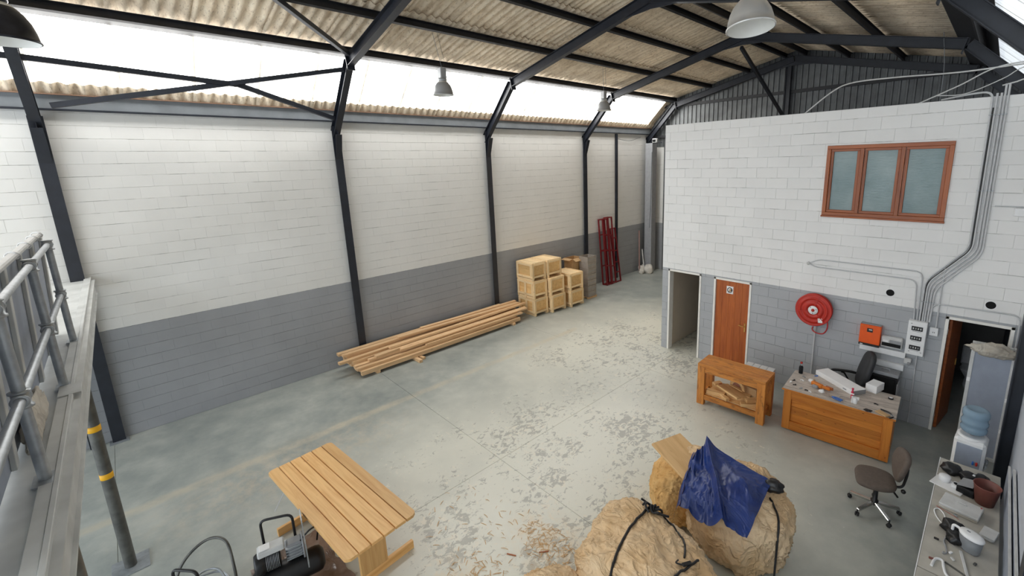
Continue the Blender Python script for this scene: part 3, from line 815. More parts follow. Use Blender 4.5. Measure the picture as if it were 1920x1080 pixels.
lamp((5.55, -.375, 5.66), 'dark dusty bell lamp in the upper left corner', M_['lamp_dark'], (5.5, -.375, 7.7), .20, housing=M_['lamp_dark'])

# ------------------------------------------------------------------ timber stack by the long wall
TG = 'sawn timbers of the stack by the long wall'
def timber(p0, p1, w, h, label, roll=0.0, name='timber'):
    p0 = Vector(p0); p1 = Vector(p1); t = (p1 - p0).normalized(); L = (p1 - p0).length
    up = Vector((0, 0, 1)); a = up.cross(t).normalized(); u = t.cross(a)
    a2 = a * math.cos(roll) + u * math.sin(roll); u2 = t.cross(a2)
    mb = MB(); n = 6; sag = rnd.uniform(-.012, .012)
    vs = []
    for i in range(n + 1):
        f = i / n; s_ = sag * 4 * f * (1 - f)
        for (b, c) in ((-w / 2, -h / 2), (w / 2, -h / 2), (w / 2, h / 2), (-w / 2, h / 2)): vs.append((L * f, b + s_, c))
    fs = [(0, 3, 2, 1), tuple(4 * n + k for k in range(4))]
    for i in range(n):
        for k in range(4): fs.append((4 * i + k, 4 * i + (k + 1) % 4, 4 * i + 4 + (k + 1) % 4, 4 * i + 4 + k))
    o = mb.add(vs, fs).build(name, M_['timber'])
    o.matrix_basis = Matrix(((t.x, a2.x, u2.x, p0.x), (t.y, a2.y, u2.y, p0.y), (t.z, a2.z, u2.z, p0.z), (0, 0, 0, 1)))
    return tag(o, label, 'timber', TG)
for i, (y, xa, xb, lb) in enumerate(((3.68, .15, 1.02, 'short bearer under the near end of the timber stack'), (4.62, .15, 1.27, 'long bearer sticking out from under the middle of the timber stack'),
                                     (7.75, .15, 1.05, 'short bearer under the far end of the timber stack'))):
    o = plank('bearer', M_['timber'], None, (xa, y, .035), (xb, y + .03, .035), .085, .07)
    tag(o, lb, 'timber', 'bearers under the timber stack')
o = plank('bearer', M_['timber'], None, (.9, 4.74, .032), (1.16, 4.80, .032), .07, .06); tag(o, 'small offcut beside the long bearer under the timber stack', 'timber', 'bearers under the timber stack')
HID = 'timber low inside the stack by the long wall, mostly hidden by the timbers above'
for k in range(6):
    x = .28 + .112 * k; timber((x, 3.34 + .03 * (k % 3), .118), (x - .03, 8.0 + .06 * (k % 2), .118), .104, .092, HID)
timber((.985, 3.33, .118), (.965, 8.05, .118), .085, .096, 'long pale front timber lying lowest at the outer edge of the stack')
for k in range(5):
    x = .28 + .118 * k; timber((x, 3.28 + .05 * (k % 2), .206), (x - .03, 8.2 - .05 * (k % 3), .206), .108, .075, HID)
timber((.885, 3.27, .20), (.86, 7.95, .20), .105, .062, 'wide timber with sawn end on the second layer, just inside the pale front timber')
for k in range(4):
    x = .27 + .118 * k; timber((x, 3.22 + .06 * (k % 2), .285), (x - .02, 8.25 - .05 * (k % 2), .285), .108, .075, HID)
timber((.76, 3.6, .272), (.735, 8.05, .272), .10, .062, 'timber of the third layer, set back at its near end, beside the overhanging one')
for k in range(2):
    x = .27 + .118 * k; timber((x, 3.24, .362), (x - .02, 8.3, .362), .11, .07, HID)
timber((.26, 3.10, .432), (.24, 7.9, .432), .13, .058, 'topmost timber closest to the wall, running nearly the whole stack')
timber((.40, 3.16, .425), (.38, 8.38, .425), .12, .052, 'second timber from the wall on top of the stack')
timber((.60, 3.0, .352), (.46, 7.6, .362), .11, .052, 'timber poking out farthest at the near end of the stack')
timber((.80, 3.75, .33), (.52, 8.5, .38), .11, .052, 'timber crossing the stack slantwise towards the crates', .12)
timber((.70, 4.15, .395), (.64, 8.55, .42), .12, .05, 'long timber lying over the slanting one, its near end at mid stack', -.1)
timber((.83, 4.35, .325), (.80, 8.45, .32), .11, .052, 'tilted timber in front of the slanting ones on the stack', .3)
timber((.44, 4.5, .475), (.58, 8.35, .46), .11, .045, 'thin timber lying topmost across the middle of the stack', .06)
timber((.90, 5.0, .252), (.91, 8.2, .252), .085, .04, 'narrow lath lying on the outer timbers of the stack')
timber((.30, 5.2, .482), (.34, 8.42, .455), .11, .045, 'shorter timber on top at the wall side, its far end nearest the crates')

# ------------------------------------------------------------------ crates
def make_crate(w, d, h, label, centre=False, name='wooden_crate'):
    """w across x, d along y; stands on two skids"""
    t = thing(name, label, 'crate', group='pine crates by the long wall')
    m = M_['crate']; leg = .085; b = .066; e = .028
    MB().box(-w / 2 + e, w / 2 - e, -d / 2 + e, d / 2 - e, leg, h - e).build('body', M_['crate_in'], t)
    for s in (-1, 1):
        for q in (-1, 1): plank('corner_post', m, t, (s * (w / 2 - e / 2), q * (d / 2 - b / 2), 0), (s * (w / 2 - e / 2), q * (d / 2 - b / 2), h - .012), b, e * 2, (1, 0, 0))
        for z in (leg + b / 2, h - .012 - b / 2): plank('batten', m, t, (s * (w / 2 - e / 2), -d / 2 + b, z), (s * (w / 2 - e / 2), d / 2 - b, z), b, e * 2, (1, 0, 0))
        for q in (-1, 1):
            z = (leg + b / 2, h - .012 - b / 2)[q > 0]
            plank('batten', m, t, (-w / 2 + .001, s * (d / 2 - e / 2), z), (w / 2 - .001, s * (d / 2 - e / 2), z), b, e * 2, (0, 1, 0))
            plank('corner_post', m, t, (q * (w / 2 - b / 2 - e), s * (d / 2 - e / 2 + .001), leg + b), (q * (w / 2 - b / 2 - e), s * (d / 2 - e / 2 + .001), h - .012 - b), b, e * 2, (0, 1, 0))
        if centre: plank('batten', m, t, (0, s * (d / 2 - e / 2), .002), (0, s * (d / 2 - e / 2), h - .012 - b), b * 1.4, e * 2, (0, 1, 0))
        plank('skid', m, t, (-w / 2 + .02, s * (d / 2 - .05), .03), (w / 2 - .02, s * (d / 2 - .05), .03), .07, .06)
    nb = 4; lw = d / nb
    for k in range(nb): plank('lid_board', m, t, (-w / 2, -d / 2 + lw * (k + .5), h - .006), (w / 2, -d / 2 + lw * (k + .5), h - .006), lw - .003, .012)
    for s in (-1, 1):
        plank('lid_batten', m, t, (-w / 2, s * (d / 2 - .03), h + .006), (w / 2, s * (d / 2 - .03), h + .006), .055, .012)
        plank('lid_batten', m, t, (s * (w / 2 - .03), -d / 2 + .06, h + .006), (s * (w / 2 - .03), d / 2 - .06, h + .006), .055, .012)
    return t
CH = .55
c1 = make_crate(.76, .57, CH, 'bottom crate of the nearest stack, on the floor by the timber ends', True)
c1.location = (.59, 8.96, 0)
c2 = copy_tree(c1); c2['label'] = 'middle crate of the nearest three high stack'; c2.location = (.575, 8.955, CH + .014)
c3 = make_crate(.74, .57, CH, 'top crate of the nearest stack, plain sided'); c3.location = (.55, 8.96, 2 * CH + .028)
c4 = make_crate(.78, .62, CH, 'bottom crate of the second stack, on the floor'); c4.location = (.72, 9.60, 0)
c5 = copy_tree(c4); c5['label'] = 'middle crate of the second stack, with a dark gap above'; c5.location = (.68, 9.59, CH + .014)
c6 = copy_tree(c4); c6['label'] = 'highest crate of all, topmost of the second stack'; c6.location = (.56, 9.60, 2 * CH + .028)
c7 = copy_tree(c4); c7['label'] = 'lower crate of the third two high stack, with open skids'; c7.location = (.82, 10.37, 0)
c8 = copy_tree(c4); c8['label'] = 'upper crate of the third two high stack beside the grey cartons'; c8.location = (.80, 10.37, CH + .014)
c9 = copy_tree(c4); c9['label'] = 'crate behind the second stack against the wall'; c9.location = (.2, 10.4, 0); 
COL.objects.unlink  # keep every crate in view
for o in [c9] + [x for x in c9.children]: bpy.data.objects.remove(o)
for k in range(7):
    t = thing('grey_carton', ['grey carton at the bottom of the carton stack behind the crates', 'second grey carton from the floor behind the crates', 'third grey carton from the floor behind the crates',
              'fourth grey carton from the floor behind the crates', 'fifth grey carton from the floor behind the crates', 'sixth grey carton of the stack, just under the open one', 'open topmost grey carton behind the crates'][k], 'carton',
              (.86, 11.32, .06 + .205 * k), rnd.uniform(-.03, .03), 'grey cartons stacked behind the crates')
    if k < 6: MB().box(-.2, .2, -.22, .22, 0, .2, .006).build('box', M_['grey_card'], t)
    else:
        mb = MB(); mb.box(-.2, .2, -.22, -.21, 0, .2); mb.box(-.2, .2, .21, .22, 0, .2); mb.box(-.2, -.19, -.21, .21, 0, .2); mb.box(.19, .2, -.21, .21, 0, .2); mb.box(-.19, .19, -.21, .21, 0, .01); mb.build('box', M_['grey_card'], t)
        mb = MB(); mb.bar((-.3, 0, .17), (-.2, 0, .2), .42, .005); mb.build('flap', M_['cardboard'], t)
    MB().box(.2, .2015, -.215, .215, .09, .11).build('seam_tape', M_['grey_plastic'], t)
t = thing('carton_pallet', 'low dark pallet under the grey carton stack', 'pallet', (.86, 11.32, 0))
for x in (-.17, 0, .17): plank('bearer', M_['timber'], t, (x, -.24, .022), (x, .24, .022), .06, .044)
for y in (-.19, -.06, .07, .2): plank('board', M_['timber'], t, (-.22, y, .051), (.22, y, .051), .09, .014)
t = thing('open_cardboard_box', 'open brown cardboard box between the crates and the grey cartons', 'box', (.42, 11.05, 0))
mb = MB(); mb.box(-.2, .2, -.25, -.24, 0, 1.42); mb.box(-.2, .2, .24, .25, 0, 1.42); mb.box(-.2, -.19, -.24, .24, 0, 1.42); mb.box(.19, .2, -.24, .24, 0, 1.42); mb.box(-.19, .19, -.24, .24, 1.1, 1.12)
mb.build('box', M_['cardboard'], t)
mb = MB(); mb.bar((0, -.25, 1.42), (0, -.4, 1.38), .38, .005); mb.build('flap', M_['cardboard'], t)
mb = MB(); mb.bar((.2, 0, 1.42), (.33, 0, 1.34), .46, .005, (0, 0, 1)); mb.build('flap', M_['cardboard'], t)

# ------------------------------------------------------------------ red racks and the far corner
def lattice(name, label, w, d, h, base, lean, rungs, both):
    t = thing(name, label, 'rack', base, 0, 'dark red steel racks', rot=(0, lean, 0))
    s = .048
    ds = (-d / 2, d / 2) if both else (0,)
    for x in ds:
        for y in (-w / 2, w / 2): MB().cbox(x, y, h / 2, s, s, h, .003).build('upright', M_['dark_red'], t)
        for z in rungs: MB().cbox(x, 0, z, s * .8, w - s, s * .8, .003).build('rung', M_['dark_red'], t)
    if both:
        for z in rungs[::2]:
            for y in (-w / 2, w / 2): MB().cbox(0, y, z, d - s, s * .8, s * .8, .003).build('tie', M_['dark_red'], t)
    return t
lattice('steel_rack', 'taller dark red lattice rack leaning nearest the cartons', .26, .20, 2.56, (.40, 12.98, 0), -.085, [.03, .75, 1.35, 1.95, 2.54], True)
lattice('steel_rack', 'dark red lattice rack standing in the middle of the red racks', .22, .18, 2.60, (.41, 13.28, 0), -.085, [.03, .7, 1.3, 1.9, 2.58], True)
lattice('steel_rack', 'shorter dark red ladder rack nearest the thin wall post', .30, .0, 2.15, (.48, 13.58, 0), -.14, [.03, .4, .8, 1.25, 1.75, 2.13], False)
o = MB().box(.22, .56, 15.72, 16.06, 0, 5.35, .01).build('pilaster', M_['concrete_post']); tag(o, 'painted square pillar in the far left corner', 'pillar', kind='structure')
tag(MB().tube([(.55, 15.70, 5.0), (.52, 15.70, 2.6), (.48, 15.7, 1.9)], .012, 8).build('hanging_pipe', M_['grey_steel']), 'thin grey pipe fixed down the far corner pillar', 'pipe')
t = thing('floodlight', 'white floodlight on the far corner pillar top', 'light', (.66, 15.75, 5.36))
MB().box(-.1, .1, -.06, .06, -.0, .16, .015).build('body', M_['white_plastic'], t); MB().box(-.07, .07, -.075, -.06, .03, .13).build('lens', M_['black'], t)
MB().box(-.4, .3, .0, .03, -.03, 0).build('bracket', M_['steel'], t)
for (x, y, r, sd, lb) in ((.30, 15.45, .17, 1, 'lumpy white rubbish bag beside the far corner pillar'), (.62, 15.50, .19, 4, 'square white rubbish bag at the foot of the far pillar'), (.42, 15.25, .11, 9, 'small low rubbish bag in front of the far pillar')):
    tag(crumple('rubbish_bag', M_['rubbish'], x, y, r * .72, r, r, r * 1.25, sd, amp=.4), lb, 'bag', 'rubbish in the far corner')
tag(MB().bar((.35, 15.2, 0.03), (.04, 15.6, 1.75), .05, .02).build('leaning_strip', M_['pink_pvc']), 'dull pink strip leaning in the far left corner', 'strip')
tag(MB().bar((.5, 15.35, .02), (.16, 15.66, .95), .04, .02).build('leaning_strip', M_['light_grey']), 'short pale strip leaning beside the rubbish bags', 'strip')

# ------------------------------------------------------------------ office wall fittings
def wall(name, label, cat, x, z, group=None): return thing(name, label, cat, (x, YO, z), group=group)
r = wall('fire_hose_reel', 'red fire hose reel on the grey part of the office wall', 'hose reel', 8.52, 1.78)
mr = Matrix.Translation((0, -.05, 0)) @ Matrix.Rotation(PI / 2, 4, 'X') @ Matrix.Scale(-1, 4, (0, 0, 1)) @ Matrix.Scale(-1, 4, (0, 0, 1))
def rl_(prof, n=40): return MB().lathe(prof, n, mr)
rl_([(.0, .10), (.10, .10), (.105, .112), (.17, .112), (.175, .10), (.215, .10), (.22, .112), (.245, .112), (.25, .10), (.29, .10), (.31, .108), (.318, .10), (.31, .09), (0.0, .09)]).build('front_disc', M_['red'], r)
rl_([(.0, .0), (.30, .0), (.312, .006), (.30, .012), (.0, .012)]).build('back_disc', M_['red'], r)
for k in range(4):
    R_ = .245 + .0; zz = .02 + .02 * k
    MB().tube([(R_ * math.cos(a * PI / 20), -.05 - zz, R_ * math.sin(a * PI / 20)) for a in range(40)], .012, 8, closed=True).build('hose_turn', M_['red_hose'], r)
rl_([(.0, .118), (.04, .118), (.085, .116), (.085, .112), (0, .112)]).build('hub_label', M_['paper'], r)
rl_([(.0, .13), (.028, .13), (.03, .117)]).build('hub', M_['red'], r)
for k in range(3):
    a = math.radians(75 + 120 * k); MB().bar((.09 * math.cos(a), -.166, .09 * math.sin(a)), (.30 * math.cos(a), -.163, .30 * math.sin(a)), .014, .008, (0, -1, 0)).build('spoke', M_['red'], r)
for (a, b) in ((-.05, .05), (.05, .02), (.0, -.06)): MB().cbox(a, -.1685, b, .014, .002, .014).build('hub_mark', M_['black'], r)
m2 = Matrix.Rotation(math.radians(-8), 4, 'Y')
MB().cbox(.11, -.163, -.20, .075, .003, .085, m=m2).build('instruction_tag', M_['paper'], r)
MB().cbox(.10, -.165, -.185, .02, .001, .012, m=m2).build('tag_mark', M_['red'], r)
MB().tube(spline([(.235, -.12, -.1), (.26, -.12, -.3), (.2, -.11, -.44), (.08, -.1, -.46), (-.0, -.08, -.42), (.0, -.06, -.36)], 8), .012, 8).build('loose_hose', M_['red_hose'], r)
MB().box(-.05, .05, -.05, .0, -.05, .05, .006).build('wall_bracket', M_['red'], r)
o = MB(); o.tube([(.04, -.035, -1.72), (.04, -.035, -.38)], .014, 10); o.tube([(.04, -.035, -.42), (.04, -.06, -.32)], .022, 10); o.build('supply_pipe', M_['conduit'], r)
t = wall('inverter', 'orange metal box with a small dark display, left above the white ledge', 'inverter', 9.45, 1.30)
MB().box(-.155, .155, -.13, 0, .045, .39, .006).build('case', M_['orange'], t)
MB().box(-.155, .155, -.125, 0, .0, .045, .004).build('base', M_['black'], t); MB().box(-.155, .155, -.1, 0, .39, .40, .003).build('top', M_['grey_plastic'], t)
MB().box(-.045, .04, -.134, -.13, .265, .335).build('display', M_['black'], t); MB().box(-.02, .03, -.136, -.134, .3, .32).build('display_text', M_['light_grey'], t)
MB().box(-.13, -.09, -.132, -.125, .012, .026).build('maker_plate', M_['paper'], t); MB().box(-.13, -.11, -.132, -.13, .355, .37).build('badge', M_['tool_orange'], t)
t = wall('breaker_box', 'silver grey breaker box with a smoked cover beside the orange box', 'breaker box', 9.77, 1.34)
MB().box(-.15, .15, -.10, 0, 0, .2, .015).build('case', M_['light_grey'], t); MB().box(-.135, .135, -.104, -.1, .025, .09, .004).build('smoked_door', M_['smoke'], t)
MB().box(-.03, .135, -.106, -.1, .09, .15, .004).build('grey_cover', M_['grey_plastic'], t); MB().box(-.12, -.05, -.106, -.1, .1, .135).build('label_strip', M_['paper'], t)
def trunk(x0, x1, z0, z1, lb):
    t = wall('cable_trunking', lb, 'trunking', (x0 + x1) / 2, z0); L = (x1 - x0) / 2
    MB().box(-L, L, -.06, 0, 0, z1 - z0, .003).build('tray', M_['white_plastic'], t); MB().box(-L, L, -.064, -.06, .008, z1 - z0 - .008, .002).build('cover', M_['white_plastic'], t)
trunk(9.31, 9.98, 1.19, 1.295, 'white cable trunking under the orange box'); trunk(9.50, 9.98, .95, 1.06, 'shorter white trunking above the black heater')
t = wall('socket_box', 'small grey socket box under the white ledge with a plug', 'socket', 10.02, 1.16)
MB().box(-.05, .05, -.07, 0, -.05, .05, .008).build('body', M_['light_grey'], t); MB().box(.0, .05, -.11, -.07, -.05, -.01, .008).build('plug', M_['grey_plastic'], t)
t = wall('isolator', 'dark little isolator under the left end of the trunking', 'switch', 9.49, 1.1); MB().box(-.025, .025, -.05, 0, -.07, .07, .008).build('body', M_['grey_plastic'], t); MB().box(-.01, .01, -.065, -.05, -.02, .02, .004).build('toggle', M_['black'], t)
t = wall('distribution_board', 'white distribution board with three black breaker windows below the conduits', 'switchboard', 10.09, 1.31)
MB().box(-.125, .125, -.11, 0, 0, .60, .006).build('case', M_['white_plastic'], t); MB().box(-.122, .122, -.115, -.11, .004, .596, .003).build('door', M_['white_plastic'], t)
for k, z in enumerate((.10, .27, .44)):
    w_ = MB().box(-.075, .075, -.118, -.115, z, z + .075).build('breaker_window', M_['black'], t)
    for j in range(4): MB().cbox(-.05 + .033 * j, -.121, z + .038, .016, .006, .03, .002).build('breaker', M_['light_grey'] if (j + k) % 3 else M_['grey_plastic'], w_)
    MB().box(-.06, .06, -.117, -.115, z - .018, z - .01).build('label_strip', M_['grey_plastic'], t)
for (x, z) in ((-.09, .55), (-.08, .055), (.08, .06)): MB().box(x, x + .02, -.117, -.115, z, z + .012).build('symbol', M_['grey_plastic'], t)
t = wall('junction_box', 'small white box fixed beside the distribution board', 'junction box', 10.30, 1.70); MB().box(-.055, .055, -.06, 0, 0, .14, .006).build('body', M_['white_plastic'], t)
for x in (-.02, .0): MB().cbox(x + .01, -.061, .06, .012, .002, .02).build('symbol', M_['grey_plastic'], t)
for (x, z, lb) in ((9.65, 2.31, 'round black pipe hole above the orange box'), (10.91, 2.35, 'round black pipe hole above the right hand doorway')):
    t = wall('vent_hole', lb, 'vent', x, z, None)
    mq = Matrix.Rotation(PI / 2, 4, 'X')
    MB().lathe([(.068, -.002), (.068, .010), (.060, .010), (.060, -.002)], 28, mq, False).build('collar', M_['white_plastic'], t); MB().disc(.061, .003, 28, mq).build('opening', M_['hole'], t)
t = wall('bulkhead_light', 'white box light at the right edge of the office wall', 'light', 11.06, 3.80); MB().box(-.09, .12, -.09, 0, -.06, .06, .012).build('body', M_['white_plastic'], t); MB().tube([(-.3, -.012, .075), (.1, -.012, .075)], .009, 8).build('feed_pipe', M_['conduit'], t)
yc = YO - .02
def conduit(pts, lb, mat=None, r=.0135, rad=.12, name='conduit', clips=()):
    t = bpy.data.objects.new(name, None); COL.objects.link(t); t.location = (pts[0][0], YO - .02, pts[0][2]); tag(t, lb, 'conduit' if name == 'conduit' else 'cable', group='conduits on the office wall' if name == 'conduit' else None)
    MB().tube(rounded([(a, yc if b is None else b, c) for (a, b, c) in pts], rad), r, 8).build('pipe' if name == 'conduit' else 'sheath', mat or M_['conduit'], t, True)
    for (a, c) in clips: MB().cbox(a, yc, c, .035, .034, .014, .003).build('saddle', M_['galv'], t, True)
N_ = None
topx = [10.54, 10.585, 10.63, 10.665, 10.70]; botx = [10.10, 10.135, 10.165, 10.20, 10.235]
lbs = ['first tall conduit from the window side, bent at the top towards the window', 'second tall conduit from the window side', 'third tall conduit, in the middle of the bundle', 'fourth tall conduit from the window side', 'outermost tall conduit of the bundle, farthest from the window']
for k in range(5):
    a = topx[k]; b = botx[k]; s = .035 * k
    pts = [(a, N_, 5.62 if k > 2 else 5.50), (a + .015, N_, 3.20 - s * .6), (b, N_, 2.62 - s), (b - .005, N_, 1.91)]
    if k == 0: pts = [(a - .6, YO + .3, 5.5), (a - .25, YO + .05, 5.53)] + [(a, N_, 5.53)] + pts[1:]
    conduit([(p[0], p[1], p[2]) for p in pts], lbs[k], clips=[(a + .004, 5.2), (a + .01, 4.1), (b, 2.25)])
conduit([(10.565, N_, 5.3), (10.58, N_, 3.18), (10.12, N_, 2.59), (10.115, N_, 1.91)], 'black cable running down among the white conduits', M_['black'], .009, .1, 'power_cable')
conduit([(8.34, N_, 2.66), (8.5, N_, 2.75), (10.05, N_, 2.75), (10.06, N_, 1.91)], 'upper of two long level conduits left of the bundle', r=.0105)
conduit([(8.34, N_, 2.655), (8.45, N_, 2.60), (9.985, N_, 2.60), (10.02, N_, 1.91)], 'lower of two long level conduits left of the bundle', r=.0105)
t = wall('conduit_junction', 'small round box where the two level conduits meet', 'junction box', 8.33, 2.655); MB().lathe([(.0, .0), (.03, .0), (.03, .035), (0, .037)], 14, Matrix.Rotation(PI / 2, 4, 'X')).build('box', M_['light_grey'], t)
conduit([(10.22, N_, 1.91), (10.23, N_, 2.24), (11.25, N_, 2.26), (11.27, N_, .5)], 'conduit arching over the right hand doorway', r=.0105)
conduit([(10.32, N_, 1.84), (10.31, N_, 2.6), (10.32, N_, 2.85)], 'short conduit rising from the small white box', r=.0105)
conduit([(10.13, N_, 1.31), (10.14, N_, .02)], 'conduit dropping from the distribution board to the floor', r=.0105)
def cable(pts, lb, r=.012, mat=M_['light_grey'], n=8): return tag(MB().tube(spline(pts, n), r, 7).build('overhead_cable', mat), lb, 'cable')
cable([(8.0, 9.36, 5.45), (8.44, 9.34, 5.79), (8.75, 9.33, 5.9), (9.35, 9.33, 5.9), (10.13, 9.33, 5.86), (10.8, 9.33, 5.87), (11.3, 9.33, 5.85)], 'longest pale cable arching over the office wall to the roof light')
cable([(9.66, 9.36, 5.45), (10.15, 9.33, 5.67), (10.48, 9.33, 5.85), (10.8, 9.33, 5.90), (11.3, 9.33, 5.88)], 'pale cable rising straight from above the window', .010)
cable([(9.9, 9.36, 5.55), (10.23, 9.33, 5.54), (10.61, 9.33, 5.7), (10.81, 9.33, 5.83), (11.3, 9.33, 6.0)], 'thin sagging cable nearest the conduit bundle top', .007)
cable([(9.6, 12.1, 7.0), (9.68, 12.1, 6.3), (9.68, 12.1, 5.48)], 'thin wire hanging before the gable sheeting', .006, M_['grey_steel'])
cable([(10.62, YO - .02, 5.6), (10.75, YO - .02, 5.63), (10.9, YO - .03, 5.66), (11.3, YO - .05, 5.6)], 'bent cable tails spreading from the conduit tops', .010)
cable([(.05, 13.9, 5.55), (.06, 14.8, 5.45), (.06, 15.6, 5.6)], 'slack wire on the white wall near the far corner', .006, M_['steel'])
# ------------------------------------------------------------------ workbench with offcuts
wbn = thing('workbench', 'stout pine workbench with a lower shelf of offcuts, in front of the brown door', 'workbench', (7.68, 7.70, 0), math.radians(2.5))
BW, BD, BH = 1.25, .50, .84
for sx in (-1, 1):
    for sy in (-1, 1): plank('leg', M_['bench'], wbn, (sx * (BW / 2 - .07), sy * (BD / 2 - .05), 0), (sx * (BW / 2 - .07), sy * (BD / 2 - .05), BH - .05), .10, .14, (1, 0, 0), .005)
for k in range(4): plank('top_board', M_['bench'], wbn, (-BW / 2, -BD / 2 + BD / 4 * (k + .5), BH - .025), (BW / 2, -BD / 2 + BD / 4 * (k + .5), BH - .025), BD / 4 - .0015, .05, c=.004)
for sy in (-1, 1):
    plank('apron', M_['bench'], wbn, (-BW / 2 + .141, sy * (BD / 2 - .03), BH - .11), (BW / 2 - .141, sy * (BD / 2 - .03), BH - .11), .04, .115)
    plank('shelf_rail', M_['bench'], wbn, (-BW / 2 + .141, sy * (BD / 2 - .03), .16), (BW / 2 - .141, sy * (BD / 2 - .03), .16), .04, .10)
for sx in (-1, 1): plank('end_rail', M_['bench'], wbn, (sx * (BW / 2 - .06), -BD / 2 + .10, .16), (sx * (BW / 2 - .06), BD / 2 - .10, .16), .04, .10)
for k in range(3): plank('shelf_board', M_['ply'], wbn, (-BW / 2 + .141, -.13 + .13 * k, .218), (BW / 2 - .141, -.13 + .13 * k, .218), .125, .014)
def off(dx, dy, dz, L, w, h, rz, lb, tilt=0, mat='ply', ry=0):
    c = Vector((7.68, 7.70, 0)) + Vector((dx, dy, .227 + dz + h / 2))
    o = MB().cbox(0, 0, 0, L, w, h, .003).build('wood_offcut', M_[mat]); o.location = c; o.rotation_euler = (math.radians(tilt), math.radians(ry), math.radians(rz))
    return tag(o, lb, 'offcut', 'offcuts on the workbench shelf')
off(.0, -.09, .15, .48, .30, .03, -18, 'largest square board on the workbench shelf, lying tilted on the others', -10, ry=5)
off(-.30, -.12, .0, .34, .11, .07, 10, 'pale block at the left front of the workbench shelf')
off(-.26, .05, .0, .40, .10, .09, -22, 'long offcut behind the pale block on the workbench shelf')
off(-.30, .06, .095, .30, .10, .05, 24, 'offcut lying on another at the left back of the workbench shelf')
off(-.22, -.02, .15, .26, .06, .03, -35, 'dark stained stick on top of the left heap on the workbench shelf', mat='winwood')
off(-.34, .02, .15, .16, .09, .04, 60, 'small top offcut near the left leg of the workbench')
off(.33, -.12, .0, .28, .12, .06, 30, 'offcut at the right front of the workbench shelf')
off(.36, -.05, .07, .24, .10, .06, 48, 'upper block at the right end of the workbench shelf')
off(.10, .02, .0, .40, .18, .14, 8, 'thick offcut under the large square board of the workbench')
off(-.10, -.17, .0, .18, .08, .06, -30, 'small block at the front edge of the workbench shelf')
off(.24, .12, .0, .34, .10, .27, -12, 'brown box shaped offcut standing at the back of the workbench shelf', 0, 'cardboard')
off(.04, .14, .14, .22, .03, .14, 14, 'dark panel piece leaning at the middle back of the workbench shelf', -25, 'winwood')
t = thing('curved_offcut', 'curved strip of board on edge on the workbench shelf', 'offcut', (7.72, 7.74, .42), math.radians(-20))
mb = MB(); n = 12
for k in range(n):
    a0 = PI * k / n; a1 = PI * (k + 1) / n
    mb.bar((.15 * math.cos(a0), 0, .13 * math.sin(a0)), (.15 * math.cos(a1), 0, .13 * math.sin(a1)), .06, .012, (0, 1, 0))
mb.build('strip', M_['ply'], t); MB().cbox(0, 0, .0, .3, .07, .02, .002).build('foot', M_['ply'], t)
t = thing('white_tile_box', 'low white carton on the floor behind the workbench', 'carton', (7.92, 8.28, 0), math.radians(3))
for k in range(4): MB().box(-.26 + .13 * k, -.135 + .13 * k, -.1, .1, 0, .72, .004).build('board', M_['light_grey'], t)

# ------------------------------------------------------------------ desk and the things on it
DA = math.radians(3.6); DC = Vector((9.30, 8.11, 0))
dk = thing('desk', 'panelled pine desk with a worn grey top in front of the hose reel', 'desk', DC, DA)
DW, DD, DH = 1.52, .84, .77
m = M_['deskw']; fy = -DD / 2 + .02
plank('top', M_['desk_top'], dk, (-DW / 2 - .03, 0, DH - .012), (DW / 2 + .03, 0, DH - .012), DD + .02, .024, c=.004)
plank('edge_strip', m, dk, (-DW / 2 - .032, -DD / 2 - .015, DH - .013), (DW / 2 + .032, -DD / 2 - .015, DH - .013), .014, .028)
for x in (-DW / 2 + .06, DW / 2 - .06): plank('stile', m, dk, (x, fy, .02), (x, fy, DH - .025), .12, .04, (0, -1, 0))
plank('top_rail', m, dk, (-DW / 2 + .12, fy, DH - .10), (DW / 2 - .12, fy, DH - .10), .04, .15)
plank('bottom_rail', m, dk, (-DW / 2 + .12, fy, .10), (DW / 2 - .12, fy, .10), .04, .16)
for k in range(3):
    h = (DH - .175 - .18) / 3; plank('panel_board', m, dk, (-DW / 2 + .12, fy + .020, .18 + h * (k + .5)), (DW / 2 - .12, fy + .020, .18 + h * (k + .5)), .014, h - .002, c=.005)
for x in (-DW / 2 + .012, DW / 2 - .012): plank('side_panel', m, dk, (x, -DD / 2 + .04, DH / 2), (x, DD / 2, DH / 2), .024, DH - .03)
for sx in (-1, 1):
    MB().box(min(sx * .34, sx * .73), max(sx * .34, sx * .73), -.1, DD / 2 - .03, .06, .72, .004).build('pedestal', m, dk)
    for k in range(3): MB().box(min(sx * .36, sx * .71), max(sx * .36, sx * .71), DD / 2 - .03, DD / 2 - .01, .09 + .21 * k, .28 + .21 * k, .004).build('drawer', m, dk)
DT = DH + .0005
def on_desk(x, y): return (x, y, DT)
t = thing('sauce_bottle', 'dark bottle with a red cap on the left back corner of the desk', 'bottle', on_desk(8.60, 8.40))
MB().lathe([(0, 0), (.034, 0), (.036, .006), (.036, .12), (.030, .14), (.015, .155), (.0, .155)], 18).build('liquid_body', M_['smoke'], t)
MB().lathe([(.016, .15), (.014, .19), (.016, .195)], 14).build('neck', M_['clear'], t); MB().lathe([(.0, .222), (.02, .22), (.021, .195), (.0, .194)], 14).build('cap', M_['red'], t)
t = thing('flat_box', 'long flat white box lying slantwise on the desk', 'box', on_desk(9.215, 8.43), math.radians(-33))
MB().box(-.40, .40, -.13, .13, 0, .085, .004).build('carton', M_['paper'], t); MB().box(.398, .402, -.125, .125, .004, .08).build('end_flap', M_['grey_plastic'], t); MB().box(.2, .27, -.1315, -.13, .03, .05).build('printed_label', M_['grey_plastic'], t)
t = thing('small_box', 'small white box on the right back part of the desk', 'box', on_desk(9.70, 8.56), math.radians(-14))
